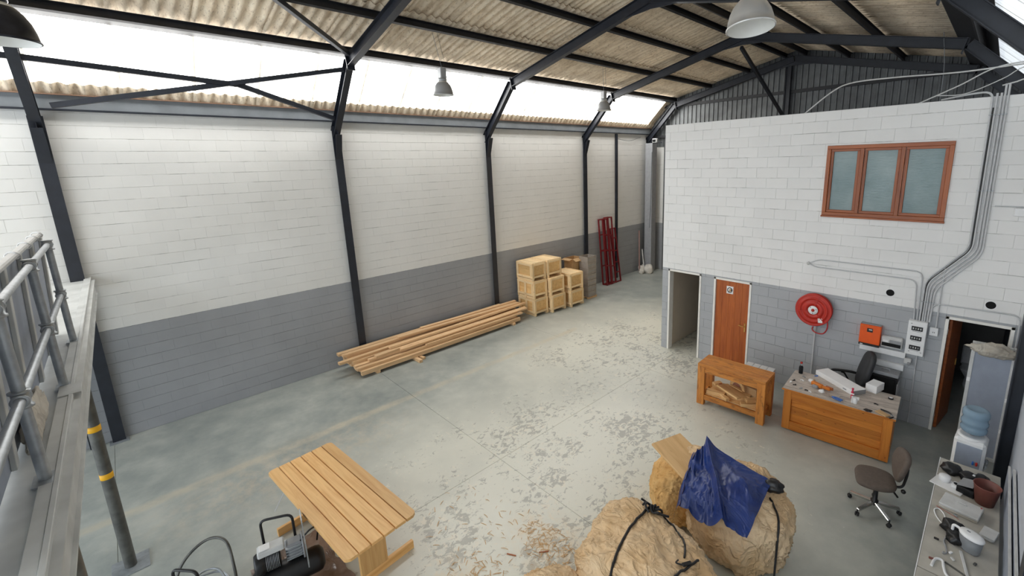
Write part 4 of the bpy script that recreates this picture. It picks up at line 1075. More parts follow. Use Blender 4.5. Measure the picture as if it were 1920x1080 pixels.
MB().box(-.085, .085, -.13, .13, 0, .13, .004).build('carton', M_['paper'], t); MB().box(-.08, .08, -.125, .125, .13, .133, .001).build('lid', M_['white_plastic'], t)
t = thing('nail_gun', 'orange and grey power tool lying on the desk', 'power tool', on_desk(8.97, 8.03), math.radians(-20))
MB().cbox(0, 0, .05, .20, .07, .07, .015).build('housing', M_['tool_orange'], t); MB().bar((.06, 0, .05), (.22, .02, .055), .05, .045, c=.01).build('handle', M_['tool_orange'], t)
MB().cbox(.0, -.05, .03, .09, .06, .05, .01).build('battery', M_['grey_plastic'], t); MB().bar((.12, .06, .05), (.26, .02, .08), .03, .05, c=.008).build('grip', M_['winwood'], t); MB().cbox(-.13, .02, .06, .08, .06, .05, .012).build('nozzle', M_['white_plastic'], t)
t = thing('red_tube', 'upright red glue tube near the middle of the desk', 'tube', on_desk(9.49, 8.0))
MB().lathe([(0, 0), (.018, 0), (.019, .01), (.019, .12), (.012, .14), (.012, .16), (.016, .161), (.016, .185), (0, .186)], 16).build('body', M_['pink'], t); MB().box(-.02, .03, -.02, -.016, .08, .1).build('band', M_['paper'], t)
t = thing('clip_cup', 'small white plastic holder at the front middle of the desk', 'holder', on_desk(9.56, 7.87), math.radians(10))
mb = MB(); mb.lathe([(.03, 0), (.036, .10), (.033, .10), (.027, .006), (0, .005)], 16); mb.build('cup', M_['white_plastic'], t)
MB().box(-.055, -.03, -.02, .02, .0, .11, .004).build('clip', M_['white_plastic'], t); MB().box(.03, .05, -.02, .02, .07, .11, .004).build('clip', M_['white_plastic'], t)
t = thing('cutters', 'blue handled cutters on the front edge of the desk', 'tool', on_desk(9.25, 7.82), math.radians(-15))
for s in (-1, 1): MB().tube(spline([(0, 0, .02), (.06, s * .025, .02), (.15, s * .022, .018)], 5), .011, 8).build('handle', M_['blue_plastic'], t)
MB().bar((0, 0, .02), (-.08, .02, .02), .02, .012, c=.003).build('jaw', M_['chrome'], t)
t = thing('paper_wad', 'crumpled white paper wad beside the blue cutters', 'paper', on_desk(9.08, 7.88)); crumple('wad', M_['paper'], 9.08, 7.88, DT + .025, .05, .04, .035, 3, t, n=2, amp=.5)
t = thing('chain', 'black coiled chain at the front right of the desk', 'chain', on_desk(9.76, 7.74))
for k in range(7): MB().tube([(.022 * math.cos(a * PI / 5) + .035 * math.cos(k * 1.1) * (k > 0), .013 * math.sin(a * PI / 5) + .035 * math.sin(k * 1.1) * (k > 0), .008 + .002 * k) for a in range(10)], .005, 6, closed=True).build('link', M_['black'], t)
t = thing('tool_belt', 'tan and black leather pouch with a metal ring on the right corner of the desk', 'pouch', on_desk(9.97, 7.80), math.radians(-30))
MB().cbox(-.02, -.03, .012, .18, .10, .024, .01).build('pouch', M_['cardboard'], t)
MB().tube(spline([(-.12, .06, .012), (0, .075, .02), (.1, .03, .016), (.11, -.05, .012)], 6), .010, 8).build('strap', M_['black'], t); MB().tube([(.09 + .02 * math.cos(a), .02 + .02 * math.sin(a), .03) for a in [k * PI / 6 for k in range(12)]], .005, 6, closed=True).build('ring', M_['chrome'], t)
t = thing('tape_measure', 'round white tape measure at the right back of the desk', 'tape measure', on_desk(9.95, 8.40)); MB().lathe([(0, 0), (.034, 0), (.036, .006), (.036, .018), (.032, .022), (0, .022)], 20).build('case', M_['black'], t); MB().disc(.026, .0225, 18).build('face', M_['paper'], t)
t = thing('wire_loop', 'thin loop of wire on the front of the desk', 'wire', on_desk(9.42, 7.92)); MB().tube([(.09 * math.cos(a * PI / 14), .06 * math.sin(a * PI / 14), .004) for a in range(22)], .003, 6).build('strand', M_['grey_plastic'], t)
bits = [(8.60, 8.02, 'black'), (8.66, 7.86, 'black'), (8.72, 8.12, 'white_plastic'), (8.78, 7.80, 'grey_plastic'), (8.88, 7.80, 'black'), (8.70, 8.28, 'grey_plastic'), (8.84, 8.45, 'blue_plastic'), (8.94, 7.78, 'paper'), (8.58, 7.92, 'paper'), (9.16, 8.06, 'grey_plastic'), (9.82, 8.05, 'black'), (8.86, 8.25, 'cardboard')]
where = ['black scrap near the left edge of the desk top', 'dark screw clip at the left front of the desk', 'white plastic scrap on the left of the desk', 'grey fitting at the left front edge of the desk', 'second dark fitting along the left front edge', 'dark twist of wire below the dark bottle', 'bit of blue plastic by the flat white box', 'little paper square at the front edge of the desk', 'paper scrap at the very left of the desk', 'grey blade lying right of the orange tool', 'dark smear of tape before the small white box', 'brown scrap between bottle and flat white box']
for k, (x, y, mt) in enumerate(bits):
    mb = MB(); mb.cbox(0, 0, .006, .05, .02, .012, .003); mb.cbox(.02, .015, .008, .02, .03, .016, .003)
    o = mb.build('desk_scrap', M_[mt]); o.location = on_desk(x, y); o.rotation_euler = (0, 0, rnd.uniform(0, 3)); tag(o, where[k], 'scrap', 'scraps on the desk')
def shell(outline, thick, dome=.0, puff=.3):
    """a cushion from a closed outline in xy: rounded edges, z up"""
    n = len(outline); mb = MB(); c = Vector((sum(p[0] for p in outline) / n, sum(p[1] for p in outline) / n, 0)); vs = []; prof = [(1 - puff * .35, 0), (.97, thick * .15), (1.0, thick * .5), (.96, thick * .85), (.86, thick), (.5, thick + dome), (.0, thick + dome)]
    for (k, z) in prof:
        for p in outline: q = c + (Vector((p[0], p[1], 0)) - c) * k; vs.append((q.x, q.y, z))
    fs = []
    for i in range(len(prof) - 1):
        for k in range(n): fs.append((i * n + k, i * n + (k + 1) % n, (i + 1) * n + (k + 1) % n, (i + 1) * n + k))
    fs.append(list(range(n))[::-1]); return mb.add(vs, fs, True)
def rrect(pts, r=.06, n=5):
    P = [Vector((a, b, 0)) for a, b in pts]; out = []
    for i in range(len(P)):
        a, b, c = P[i - 1], P[i], P[(i + 1) % len(P)]
        q0 = b + (a - b).normalized() * min(r, (a - b).length * .45); q1 = b + (c - b).normalized() * min(r, (c - b).length * .45)
        for j in range(n + 1):
            t_ = j / n; out.append(tuple(q0.lerp(b, t_).lerp(b.lerp(q1, t_), t_))[:2])
    return out
def star_base(t, mat, hub, ang0=0, rad=.28, caster=True, mz=.07):
    for k in range(5):
        a = ang0 + 2 * PI * k / 5; d = Vector((math.cos(a), math.sin(a), 0))
        mb = MB(); mb.bar(d * .03 + Vector((0, 0, mz + .055)), d * rad + Vector((0, 0, mz + .015)), .046, .040, c=.008)
        lg = mb.build('leg', mat, t)
        o = MB(); R_ = Matrix.Translation(d * rad + Vector((0, 0, .027))) @ Matrix.Rotation(a + .5, 4, 'Z') @ Matrix.Rotation(PI / 2, 4, 'X')
        for z0 in (-.024, .004): o.lathe([(0, z0), (.02, z0), (.027, z0 + .005), (.027, z0 + .015), (.02, z0 + .02), (0, z0 + .02)], 16, R_)
        o.tube([tuple(d * rad + Vector((0, 0, .03))), tuple(d * rad + Vector((0, 0, mz + .02)))], .008, 8)
        o.build('castor', M_['black'], lg)
    MB().lathe([(0, mz + .03), (.045, mz + .03), (.045, mz + .09), (.03, mz + .1), (.028, hub - .06), (.04, hub - .05), (.04, hub - .01), (0, hub - .01)], 20).build('gas_column', M_['black'], t)
# brown swivel chair
ch = thing('swivel_chair', 'brown upholstered swivel chair without arms in front of the desk', 'chair', (10.12, 6.52, 0), math.radians(18))
star_base(ch, M_['chrome'], .43, math.radians(8), .29)
MB().box(-.11, .13, -.09, .09, .415, .445, .008).build('seat_plate', M_['black'], ch)
seat = shell(rrect([(-.26, -.20), (-.24, .20), (-.02, .25), (.20, .17), (.20, -.17), (-.02, -.25)], .13, 7), .07, .006, .4)
for p in seat.v: p.z += .44 - .05 * max(0, -p.x - .18) * 2
seat.build('seat', M_['brown_fabric'], ch)
back = shell(rrect([(-.10, .0), (-.235, .16), (-.22, .36), (-.10, .40), (.10, .40), (.22, .36), (.235, .16), (.10, .0)], .09, 6), .065, .006, .4)
bm_ = Matrix.Translation((.20, 0, .54)) @ Matrix.Rotation(math.radians(14), 4, 'Y')
for p in back.v:
    x, y, z = p; q = Vector((.02 - z + 1.0 * x * x * .9 * -1, x, y)); p.x, p.y, p.z = bm_ @ q
back.build('backrest', M_['brown_fabric'], ch)
mb = MB(); mb.tube(rounded([(.06, 0, .425), (.27, 0, .43), (.30, 0, .62), (.30, 0, .72)], .06), .016, 8); mb.build('back_bracket', M_['black'], ch)
MB().tube([(.16, -.11, .42), (.19, -.19, .41)], .012, 8).build('lever', M_['black'], ch)
MB().lathe([(0, 0), (.026, .002), (.028, .02), (.02, .035), (0, .036)], 14, Matrix.Translation((.27, -.05, .425)) @ Matrix.Rotation(PI / 2, 4, 'X')).build('knob', M_['black'], ch)
# black office chair
oc = thing('office_chair', 'black office chair with an arm, behind the desk against the wall', 'chair', (9.26, 8.88, 0), math.radians(25))
star_base(oc, M_['black'], .43, .3, .27)
s_ = shell(rrect([(-.25, -.25), (-.25, .25), (.25, .24), (.25, -.24)], .1, 6), .09, .012, .4)
for p in s_.v: p.z += .43
s_.build('seat', M_['black_fabric'], oc)
b_ = shell(rrect([(-.20, .0), (-.24, .3), (-.20, .62), (-.10, .70), (.10, .70), (.20, .62), (.24, .3), (.20, .0)], .1, 6), .09, .012, .4)
bm_ = Matrix.Translation((.20, 0, .56)) @ Matrix.Rotation(math.radians(12), 4, 'Y')
for p in b_.v:
    x, y, z = p; p.x, p.y, p.z = bm_ @ Vector((.03 - z - .5 * x * x, x, y))
b_.build('backrest', M_['black_fabric'], oc)
for s in (-1, 1):
    MB().tube(rounded([(.12, s * .24, .46), (.12, s * .30, .48), (.0, s * .30, .68), (-.05, s * .30, .69)], .06), .016, 8).build('arm_post', M_['black'], oc)
    mb = MB(); mb.tube(spline([(.20, s * .29, .70), (.05, s * .29, .72), (-.15, s * .29, .72), (-.22, s * .29, .70)], 6), [.018] + [.024] * 17 + [.018], 10); mb.build('armrest', M_['black'], oc)
# black heater behind the desk
t = thing('heater', 'black upright heater with a carrying handle against the office wall', 'heater', (9.75, 9.07, 0), 0)
MB().box(-.20, .20, -.10, .12, .04, .90, .01).build('case', M_['black'], t); MB().box(-.21, .21, -.11, .13, .90, .96, .01).build('top_cover', M_['grey_plastic'], t)
MB().tube(rounded([(-.06, 0, .95), (-.06, 0, 1.0), (.06, 0, 1.0), (.06, 0, .95)], .02), .012, 8).build('handle', M_['grey_plastic'], t); MB().box(-.17, .17, -.115, -.1, .1, .86, .006).build('front_grille', M_['hole'], t)
MB().box(.195, .212, -.1, .1, .1, .8, .003).build('side_trim', M_['grey_plastic'], t); MB().box(-.2, .2, -.12, .14, 0, .04, .006).build('base', M_['black'], t)

# ------------------------------------------------------------------ right hand wall: dispenser, panel, table
t = thing('water_dispenser', 'white water dispenser at the end of the grey side table', 'dispenser', (10.94, 7.56, 0), math.radians(-4))
MB().box(-.16, .16, -.16, .16, .02, .97, .035).build('case', M_['white_plastic'], t); MB().box(-.125, .125, -.166, -.158, .32, .90, .01).build('front_panel', M_['grey_board'], t)
MB().lathe([(.15, .965), (.14, .985), (.12, .99), (.10, .985), (0, .98)], 28).build('collar', M_['white_plastic'], t)
for k, mt in enumerate(('blue_plastic', 'red')): MB().box(.06 + .035 * k - .01, .06 + .035 * k + .01, -.20, -.16, .66, .70, .004).build('tap', M_[mt], t)
MB().box(-.1, .1, -.2, -.16, .34, .36, .005).build('drip_tray', M_['grey_plastic'], t)
for k in range(3): MB().box(.16, .19, -.1 + .08 * k, -.06 + .08 * k, .6, .66, .01).build('cup_clip', M_['clear'], t)
MB().box(-.15, .15, -.15, .15, 0, .02).build('foot', M_['grey_plastic'], t)
t = thing('water_bottle', 'large blue water bottle upside down on the white dispenser', 'bottle', (10.94, 7.56, .992))
MB().lathe([(.03, 0), (.06, .02), (.118, .05), (.135, .075), (.138, .11), (.128, .125), (.128, .155), (.139, .17), (.139, .205), (.128, .22), (.128, .265), (.138, .28), (.138, .335), (.125, .362), (.10, .372), (.085, .362), (0, .36)], 36).build('bottle_wall', M_['water'], t)
MB().lathe([(.0, .03), (.055, .025), (.11, .055), (.125, .08), (.122, .19), (0, .19)], 28).build('water', M_['water'], t)
t = thing('leaning_door_panel', 'tall grey door panel in a pale frame standing before the right hand doorway', 'panel', (11.03, 8.86, 0), 0, rot=(math.radians(-3), 0, 0))
MB().box(-.20, .20, -.02, .02, .02, 1.78).build('panel', M_['grey_board'], t)
for s in (-1, 1): MB().box(min(s * .20, s * .245), max(s * .20, s * .245), -.03, .03, 0, 1.84, .004).build('stile', M_['light_grey'], t)
MB().box(-.2, .2, -.03, .03, 1.76, 1.84, .004).build('rail', M_['light_grey'], t); MB().box(-.2, .2, -.03, .03, .0, .06, .004).build('rail', M_['light_grey'], t)
for (x, z) in ((-.215, .3), (.225, .5), (.225, 1.0), (-.225, 1.2)): MB().box(x - .02, x + .02, -.034, -.03, z, z + .06).build('tape', M_['paper'], t)
tag(crumple('crumpled_paper', M_['rag'], 11.03, 8.78, 1.80, .25, .075, .095, 5.5, n=4, amp=.5, flat=False), 'crumpled pale paper draped over the top of the tall grey door panel', 'paper')
tb = thing('side_table', 'long dusty grey table along the right wall covered with clutter', 'table', (10.96, 5.6, 0))
for (a, b) in ((4.0, 4.93), (4.94, 7.13)): MB().box(10.68, 11.245, a, b, .72, .75, .004).build('top', M_['table_top_grey'], tb, True)
MB().box(10.70, 10.72, 4.02, 7.11, .60, .72).build('apron', M_['light_grey'], tb, True)
MB().box(10.672, 10.68, 4.0, 7.13, .722, .752).build('edge_strip', M_['paper'], tb, True)
for y in (4.1, 5.0, 7.05):
    for x in (10.72, 11.2): MB().box(x - .02, x + .02, y - .02, y + .02, 0, .72, .003).build('leg', M_['steel'], tb, True)
TZ = .7505
def on_t(x, y): return (x, y, TZ)
t = thing('power_tool_case', 'black folded bag of tools at the far end of the grey side table', 'bag', on_t(10.92, 6.84), math.radians(-6))
for (x, y, a, b, c, s) in ((-.12, .02, .10, .10, .07, 1), (.04, -.02, .11, .08, .06, 2), (.15, .02, .09, .09, .06, 3)): crumple('lump', M_['black'], 10.92 + x, 6.84 + y, TZ + c * .56, a, b, c, s * 1.7, t, n=3, amp=.35)
MB().box(.05, .10, -.04, .0, .055, .09, .006).build('white_tag', M_['paper'], t)
t = thing('paper_tray', 'white card tray with plastic cups on the far part of the grey side table', 'tray', on_t(10.80, 6.53), math.radians(-16))
MB().box(-.15, .15, -.11, .11, 0, .012, .002).build('card', M_['paper'], t); MB().lathe([(0, .012), (.055, .012), (.06, .07), (.05, .078), (0, .08)], 20, Matrix.Translation((-.06, .05, 0))).build('tub', M_['white_plastic'], t)
MB().box(.02, .12, -.02, .08, .012, .05, .008).build('carton', M_['white_plastic'], t); MB().lathe([(0, .05), (.03, .05), (.03, .055), (0, .056)], 16, Matrix.Translation((.07, .03, 0)) @ Matrix.Diagonal((1.3, .8, 1, 1))).build('dark_lid', M_['smoke'], t)
t = thing('dark_box', 'dark grey open case beside the brown bin on the side table', 'case', on_t(10.97, 6.55), math.radians(-14)); MB().box(-.08, .08, -.11, .11, 0, .09, .006).build('body', M_['black'], t); MB().bar((-.08, .0, .09), (.06, .0, .13), .2, .006).build('lid', M_['grey_plastic'], t); MB().box(-.075, .075, -.112, -.11, .02, .06).build('front_window', M_['smoke'], t)
t = thing('waste_bin', 'brown tapered plastic bin on the grey side table', 'bin', on_t(11.115, 6.44)); MB().lathe([(0, 0), (.082, 0), (.118, .225), (.122, .23), (.118, .234), (.113, .228), (.078, .006), (0, .005)], 36).build('tub', M_['bin_brown'], t)
t = thing('box_file', 'flat grey plastic case lying on the side table before the brown bin', 'case', on_t(10.93, 6.13), math.radians(-9))
MB().box(-.165, .165, -.125, .125, 0, .03, .006).build('base', M_['table_top_grey'], t); MB().box(-.168, .168, -.128, .128, .032, .06, .006).build('lid', M_['light_grey'], t); MB().tube(rounded([(-.04, .03, .06), (-.04, .03, .068), (.04, .03, .068), (.04, .03, .06)], .006), .005, 6).build('handle', M_['light_grey'], t)
MB().box(.14, .155, .1, .115, .06, .062).build('red_mark', M_['red'], t)
t = thing('black_bag', 'crumpled black bag beside the white jug on the side table', 'bag', on_t(10.90, 5.64)); crumple('lump', M_['black'], 10.89, 5.69, TZ + .045, .085, .10, .08, 7, t, n=3, amp=.45); crumple('lump', M_['black'], 10.92, 5.55, TZ + .04, .075, .09, .07, 8, t, n=3, amp=.45); MB().box(-.03, 0, .02, .05, .085, .1, .006).build('white_tag', M_['paper'], t)
t = thing('filter_jug', 'white lidded water filter jug on the near part of the side table', 'jug', on_t(11.03, 5.50), math.radians(150))
el = Matrix.Diagonal((1.25, .85, 1, 1))
MB().lathe([(0, 0), (.062, 0), (.068, .01), (.080, .16), (.078, .16), (.064, .012), (0, .01)], 32, el).build('jug_wall', M_['clear'], t); MB().lathe([(.0, .13), (.072, .13), (.05, .04), (0, .02)], 24, el).build('inner_funnel', M_['white_plastic'], t)
MB().lathe([(.083, .16), (.086, .172), (.08, .188), (.05, .195), (0, .196)], 32, el).build('lid', M_['white_plastic'], t)
MB().cbox(.03, 0, .197, .03, .02, .004, .002).build('indicator', M_['grey_plastic'], t)
MB().tube(rounded([(.085, 0, .165), (.165, 0, .165), (.165, 0, .03), (.085, 0, .03)], .03), .013, 10).build('handle', M_['white_plastic'], t)
t = thing('lunch_box', 'pale rounded plastic box behind the white jug on the side table', 'box', on_t(11.165, 5.84), math.radians(-12)); MB().box(-.055, .055, -.085, .085, 0, .045, .02).build('tub', M_['light_grey'], t); MB().box(-.06, .06, -.09, .09, .045, .055, .01).build('lid', M_['light_grey'], t)
def cord(pts, r, mat, lb, cat='cable', name='cord'): return tag(MB().tube(spline(pts, 7), r, 8).build(name, M_[mat]), lb, cat)
z = TZ + .007
cord([(10.87, 5.66, z), (10.76, 5.80, z), (10.72, 5.93, z), (10.76, 5.98, z), (10.81, 5.9, z), (10.83, 5.76, z)], .006, 'paper', 'white flex looped left of the black bag on the side table')
cord([(10.78, 5.02, z), (10.80, 5.14, z), (10.85, 5.16, z), (10.87, 5.06, z), (10.9, 4.98, z), (11.0, 4.93, z)], .012, 'white_plastic', 'thick white cable end curling at the near edge of the side table')
cord([(10.85, 5.55, z), (10.84, 5.46, z), (10.86, 5.38, z), (10.87, 5.3, z), (10.845, 5.27, z), (10.85, 5.30, z)], .007, 'grey_plastic', 'grey cord with a small roll at its end on the side table')
t = thing('stick', 'pale flat stick lying before the white jug', 'stick', on_t(11.0, 5.2)); MB().bar((-.03, .22, .008), (.06, -.22, .008), .025, .014, c=.003).build('slat', M_['light_grey'], t)
t = thing('rod', 'dark thin rod lying across the seam of the side table', 'rod', on_t(10.95, 5.1)); MB().bar((-.08, .06, .006), (.2, -.06, .006), .012, .012).build('bar', M_['pole'], t)
for k, (x, y, lb) in enumerate(((10.78, 5.45, 'dark fitting left of the grey cord on the side table'), (10.90, 5.33, 'small white clip near the jug foot'), (10.92, 5.25, 'little pale hinge near the stick'), (10.77, 5.12, 'rusty scrap by the left table edge'), (11.08, 5.32, 'dark crumb to the right of the jug foot'), (10.90, 5.98, 'clear plastic lid behind the black bag'))):
    o = MB().cbox(0, 0, .008, .04, .022, .016, .004).build('table_scrap', M_[('black', 'paper', 'light_grey', 'bin_brown', 'pole', 'clear')[k]]); o.location = on_t(x, y); o.rotation_euler = (0, 0, k * 1.1); tag(o, lb, 'scrap', 'scraps on the side table')
o = tag(MB().tube(spline([(10.73, 6.02, z), (10.85, 5.97, z), (10.93, 5.93, z)], 5), .002, 6).build('red_thread', M_['red']), 'thin red thread lying across the side table', 'thread')
for k, (y0, y1, h, x) in enumerate(((4.6, 6.95, 1.02, 11.285), (4.5, 6.80, 1.08, 11.318))):
    t = thing('leaning_board', ('pale sheet of board on edge next to the side table', 'taller sheet of board on edge against the right wall')[k], 'board', (x, (y0 + y1) / 2, 0)); L = (y1 - y0) / 2
    MB().box(-.010, .010, -L, L, 0, h, .002).build('sheet', M_['grey_board'], t); MB().box(-.011, .011, -L, L, h, h + .012, .002).build('edge_strip', M_['light_grey'], t)
t = thing('wall_socket', 'white socket with a looped flex on the right hand wall', 'socket', (XR, 8.35, .95)); MB().box(-.045, 0, -.07, .07, -.06, .06, .01).build('plate', M_['white_plastic'], t); MB().box(-.075, -.045, -.03, .03, -.03, .03, .008).build('plug', M_['white_plastic'], t)
MB().tube(spline([(-.07, 0, -.02), (-.08, .12, -.16), (-.06, .2, -.05), (-.04, .18, .25), (-.03, .25, .6), (-.03, .35, 1.0)], 8), .006, 8).build('flex', M_['white_plastic'], t)
t = thing('low_socket', 'small white plug point on the right wall behind the jug', 'socket', (XR, 5.85, .35)); MB().box(-.03, 0, -.04, .04, -.04, .04, .006).build('plate', M_['white_plastic'], t)
# ------------------------------------------------------------------ plank table at the lower left
TA = math.radians(5.6); TC = (5.37, 1.37, 0)
pt = thing('plank_table', 'slatted wooden trestle table standing at the bottom of the open floor', 'table', TC, TA)
TL, TW, TH = 2.22, .84, .75; n = 6; pw = TW / n
for k in range(n):
    y = -TW / 2 + pw * (k + .5)
    if k in (0, n - 1):
        s = -1 if k == 0 else 1; e = pw / 2 - .005; c = .05
        pl = [(-TL / 2, y + s * -e), (-TL / 2, y + s * (e - c)), (-TL / 2 + c * .5, y + s * (e - .012)), (-TL / 2 + c, y + s * e), (TL / 2 - c, y + s * e), (TL / 2 - c * .5, y + s * (e - .012)), (TL / 2, y + s * (e - c)), (TL / 2, y + s * -e)]
        MB().prism(pl, TH - .035, TH, 2).build('top_plank', M_['table'], pt)
    else: plank('top_plank', M_['table'], pt, (-TL / 2, y, TH - .0175), (TL / 2, y, TH - .0175), pw - .010, .035, c=.004)
for x in (-.78, .78):
    plank('foot', M_['table'], pt, (x, -.50, .055), (x, .50, .055), .045, .11, c=.004)
    plank('trestle_post', M_['table'], pt, (x, 0, .11), (x, 0, TH - .10), .045, .32, (0, 1, 0), .004)
    plank('cross_bearer', M_['table'], pt, (x, -.34, TH - .07), (x, .34, TH - .07), .045, .065, c=.004)
plank('stretcher', M_['table'], pt, (-.76, 0, .30), (.76, 0, .30), .035, .12, c=.004)
MB().bar((-.76, -.28, TH - .06), (-.95, -.45, .25), .012, .012).build('stay_rod', M_['light_grey'], pt)
sh = MB(); N = 26
for i in range(N + 1):
    for j in range(N + 1):
        x = -.62 + 1.1 * i / N; y = -.52 + .75 * j / N; x += .06 * noise.noise(Vector((j * .3, 5, 0))); y += .06 * noise.noise(Vector((i * .3, 9, 0)))
        h = .006 + .04 * abs(noise.noise(Vector((x * 3, y * 3, 4)))) + .02 * abs(noise.noise(Vector((x * 9, y * 9, 1)))); sh.v.append(Vector((x, y, h)))
for i in range(N):
    for j in range(N): a = i * (N + 1) + j; sh.f.append([a, a + N + 1, a + N + 2, a + 1]); sh.sm.append(True)
o = sh.build('plastic_sheet', M_['sheet_dark']); o.location = (5.55, 1.0, 0); o.rotation_euler = (0, 0, TA); tag(o, 'crumpled dark brown plastic sheet on the floor under the plank table', 'sheet')
# ------------------------------------------------------------------ compressor and hose trolley
ac = thing('air_compressor', 'black and silver air compressor with a looped handle beside the plank table', 'compressor', (5.62, .66, 0), math.radians(80))
ty = Matrix.Rotation(PI / 2, 4, 'Y')
MB().lathe([(0, -.36), (.08, -.355), (.13, -.32), (.14, -.28), (.14, .28), (.13, .32), (.08, .355), (0, .36)], 28, Matrix.Translation((.05, 0, .26)) @ ty).build('tank', M_['black'], ac)
MB().lathe([(0, -.12), (.10, -.12), (.115, -.10), (.115, -.04), (.098, -.03), (.098, .12), (0, .12)], 28, Matrix.Translation((-.12, -.02, .52)) @ ty).build('motor', M_['black'], ac)
for k in range(9): MB().lathe([(.09, -.002), (.104, -.002), (.104, .002), (.09, .002)], 24, Matrix.Translation((-.12 + .0, -.02, .52)) @ Matrix.Translation((-.01 + .014 * k, 0, 0)) @ ty).build('cooling_fin', M_['galv'], ac)
MB().box(-.2, .05, -.08, .06, .62, .69, .012).build('terminal_box', M_['light_grey'], ac); MB().box(-.18, -.08, -.06, .04, .69, .70, .004).build('rating_plate', M_['paper'], ac)
MB().cbox(.14, .0, .53, .16, .14, .2, .02).build('pump', M_['grey_plastic'], ac)
for k in range(5): MB().cbox(.14, 0, .46 + .035 * k, .18, .165, .008, .003).build('pump_fin', M_['galv'], ac)
mb = MB()
for (a, b) in (((-.24, .40), (-.24, .70)), ((.24, .40), (.24, .80)), ((-.24, .70), (.02, .80)), ((.02, .80), (.24, .80)), ((-.24, .40), (.24, .40))): mb.bar((.24, a[0], a[1]), (.24, b[0], b[1]), .012, .012, (1, 0, 0))
mb.box(.236, .244, .08, .24, .66, .80); bg_ = mb.build('belt_guard', M_['galv'], ac)
for k in range(9):
    y = -.20 + .05 * k; MB().bar((.245, y, .41), (.245, y, .70 + max(0, min(.1, (y + .24) * .38))), .007, .007, (1, 0, 0)).build('guard_bar', M_['chrome'], bg_)
MB().lathe([(.05, 0), (.14, 0), (.14, .02), (.05, .02)], 24, Matrix.Translation((.21, -.02, .54)) @ ty).build('flywheel', M_['grey_plastic'], ac)
MB().tube(rounded([(-.14, .20, .30), (-.14, .20, .88), (.16, .10, .88), (.16, .10, .30)], .07), .014, 10).build('handle', M_['black'], ac)
for s in (-1, 1): MB().lathe([(0, -.02), (.07, -.02), (.075, 0), (.07, .02), (0, .02)], 24, Matrix.Translation((.25, s * .2, .075)) @ Matrix.Rotation(PI / 2, 4, 'X')).build('wheel', M_['rubber'], ac)
MB().box(-.28, -.22, -.14, .14, 0, .14, .006).build('foot', M_['black'], ac)
MB().tube(spline([(.2, -.05, .62), (.3, -.1, .74), (.38, 0, .66), (.36, .1, .42)], 8), .01, 8).build('air_pipe', M_['black'], ac)
ht = thing('hose_trolley', 'small black trolley handle rising at the bottom edge beside the coiled hose', 'trolley', (5.22, -.12, 0), math.radians(40))
MB().tube(rounded([(-.14, 0, .1), (-.14, 0, .62), (.14, 0, .62), (.14, 0, .1)], .07), .015, 10).build('handle', M_['black'], ht)
MB().box(-.18, .18, -.05, .25, .06, .10, .008).build('tray', M_['black'], ht)
for s in (-1, 1): MB().lathe([(0, -.02), (.07, -.02), (.075, 0), (.07, .02), (0, .02)], 20, Matrix.Translation((s * .2, 0, .075)) @ ty).build('wheel', M_['rubber'], ht)
hs = MB(); pts = []
for k in range(60):
    a = k / 59 * 2 * PI * 2.6; r_ = .22 + .03 * math.sin(k * .7); pts.append((5.12 + r_ * math.cos(a) * 1.05, .02 + r_ * math.sin(a) * .8, .10 + .16 * (k / 59) + .03 * math.sin(a * 1.5)))
tag(MB().tube(pts, .012, 8).build('hose', M_['galv']), 'coiled grey hose heaped by the trolley handle', 'hose')
tag(MB().tube(spline([(4.88, -.30, .01), (4.76, -.14, .36), (4.76, .1, .52), (4.93, .26, .52), (5.12, .28, .30), (5.22, .26, .05), (5.3, .2, .012)], 9), .016, 8).build('hose', M_['pole']), 'wide loop of grey hose arching above the floor at the bottom edge', 'hose')
# ------------------------------------------------------------------ wrapped bundles, board and tarpaulin
import bmesh
def bundle(name, label, mat, c, r, seed, squash=1.0, sub=6, neck=None, amp=1.0):
    bm = bmesh.new(); bmesh.ops.create_icosphere(bm, subdivisions=sub, radius=1); so = Vector((seed * 5.3, seed * 2.1, seed * 9.7))
    for v in bm.verts:
        d = v.co.normalized()
        k = 1 + amp * (.13 * noise.noise(d * 1.3 + so) + .05 * noise.noise(d * 3 + so))
        w = noise.noise(d * 2.2 + so) * 1.1
        f = 1 - abs(noise.noise(Vector((d.x * 2.6 + w, d.y * 2.6 - w, d.z * 3.2)) + so)); f2 = 1 - abs(noise.noise(Vector((d.x * 6.5 - w * 2, d.y * 6.5 + w, d.z * 5)) + so))
        f3 = 1 - abs(noise.noise(Vector((d.x * 12 + w, d.y * 12 - w, d.z * 9)) + so))
        k += amp * (.060 * (f ** 6 - .3) + .038 * (f2 ** 7 - .3) + .018 * (f3 ** 6 - .3) + .008 * noise.noise(d * 20 + so))
        p = Vector((d.x * r[0], d.y * r[1], (abs(d.z) ** .82) * math.copysign(1, d.z) * r[2])) * k
        if neck: 
            q = max(0, d.dot(Vector(neck[0]).normalized()) - .78) / .22; p += Vector(neck[0]).normalized() * neck[1] * q ** 1.5
        p.z = max(p.z, -c[2] + .004); v.co = p
    me = bpy.data.meshes.new(name); bm.to_mesh(me); bm.free()
    for p in me.polygons: p.use_smooth = True
    me.materials.append(mat); o = bpy.data.objects.new(name, me); COL.objects.link(o); o.location = c
    if label: tag(o, label, 'bundle', 'beige wrapped bundles')
    return o
bA = bundle('wrapped_bundle', 'large front beige bundle tied with black straps', M_['canvas'], (8.70, 3.26, .40), (.74, .64, .46), 1.0, neck=((-.75, .55, .62), .14))
bB = bundle('wrapped_bundle', 'big round beige bundle under the blue tarpaulin on the right', M_['canvas'], (9.02, 4.72, .45), (.60, .58, .56), 2.6)
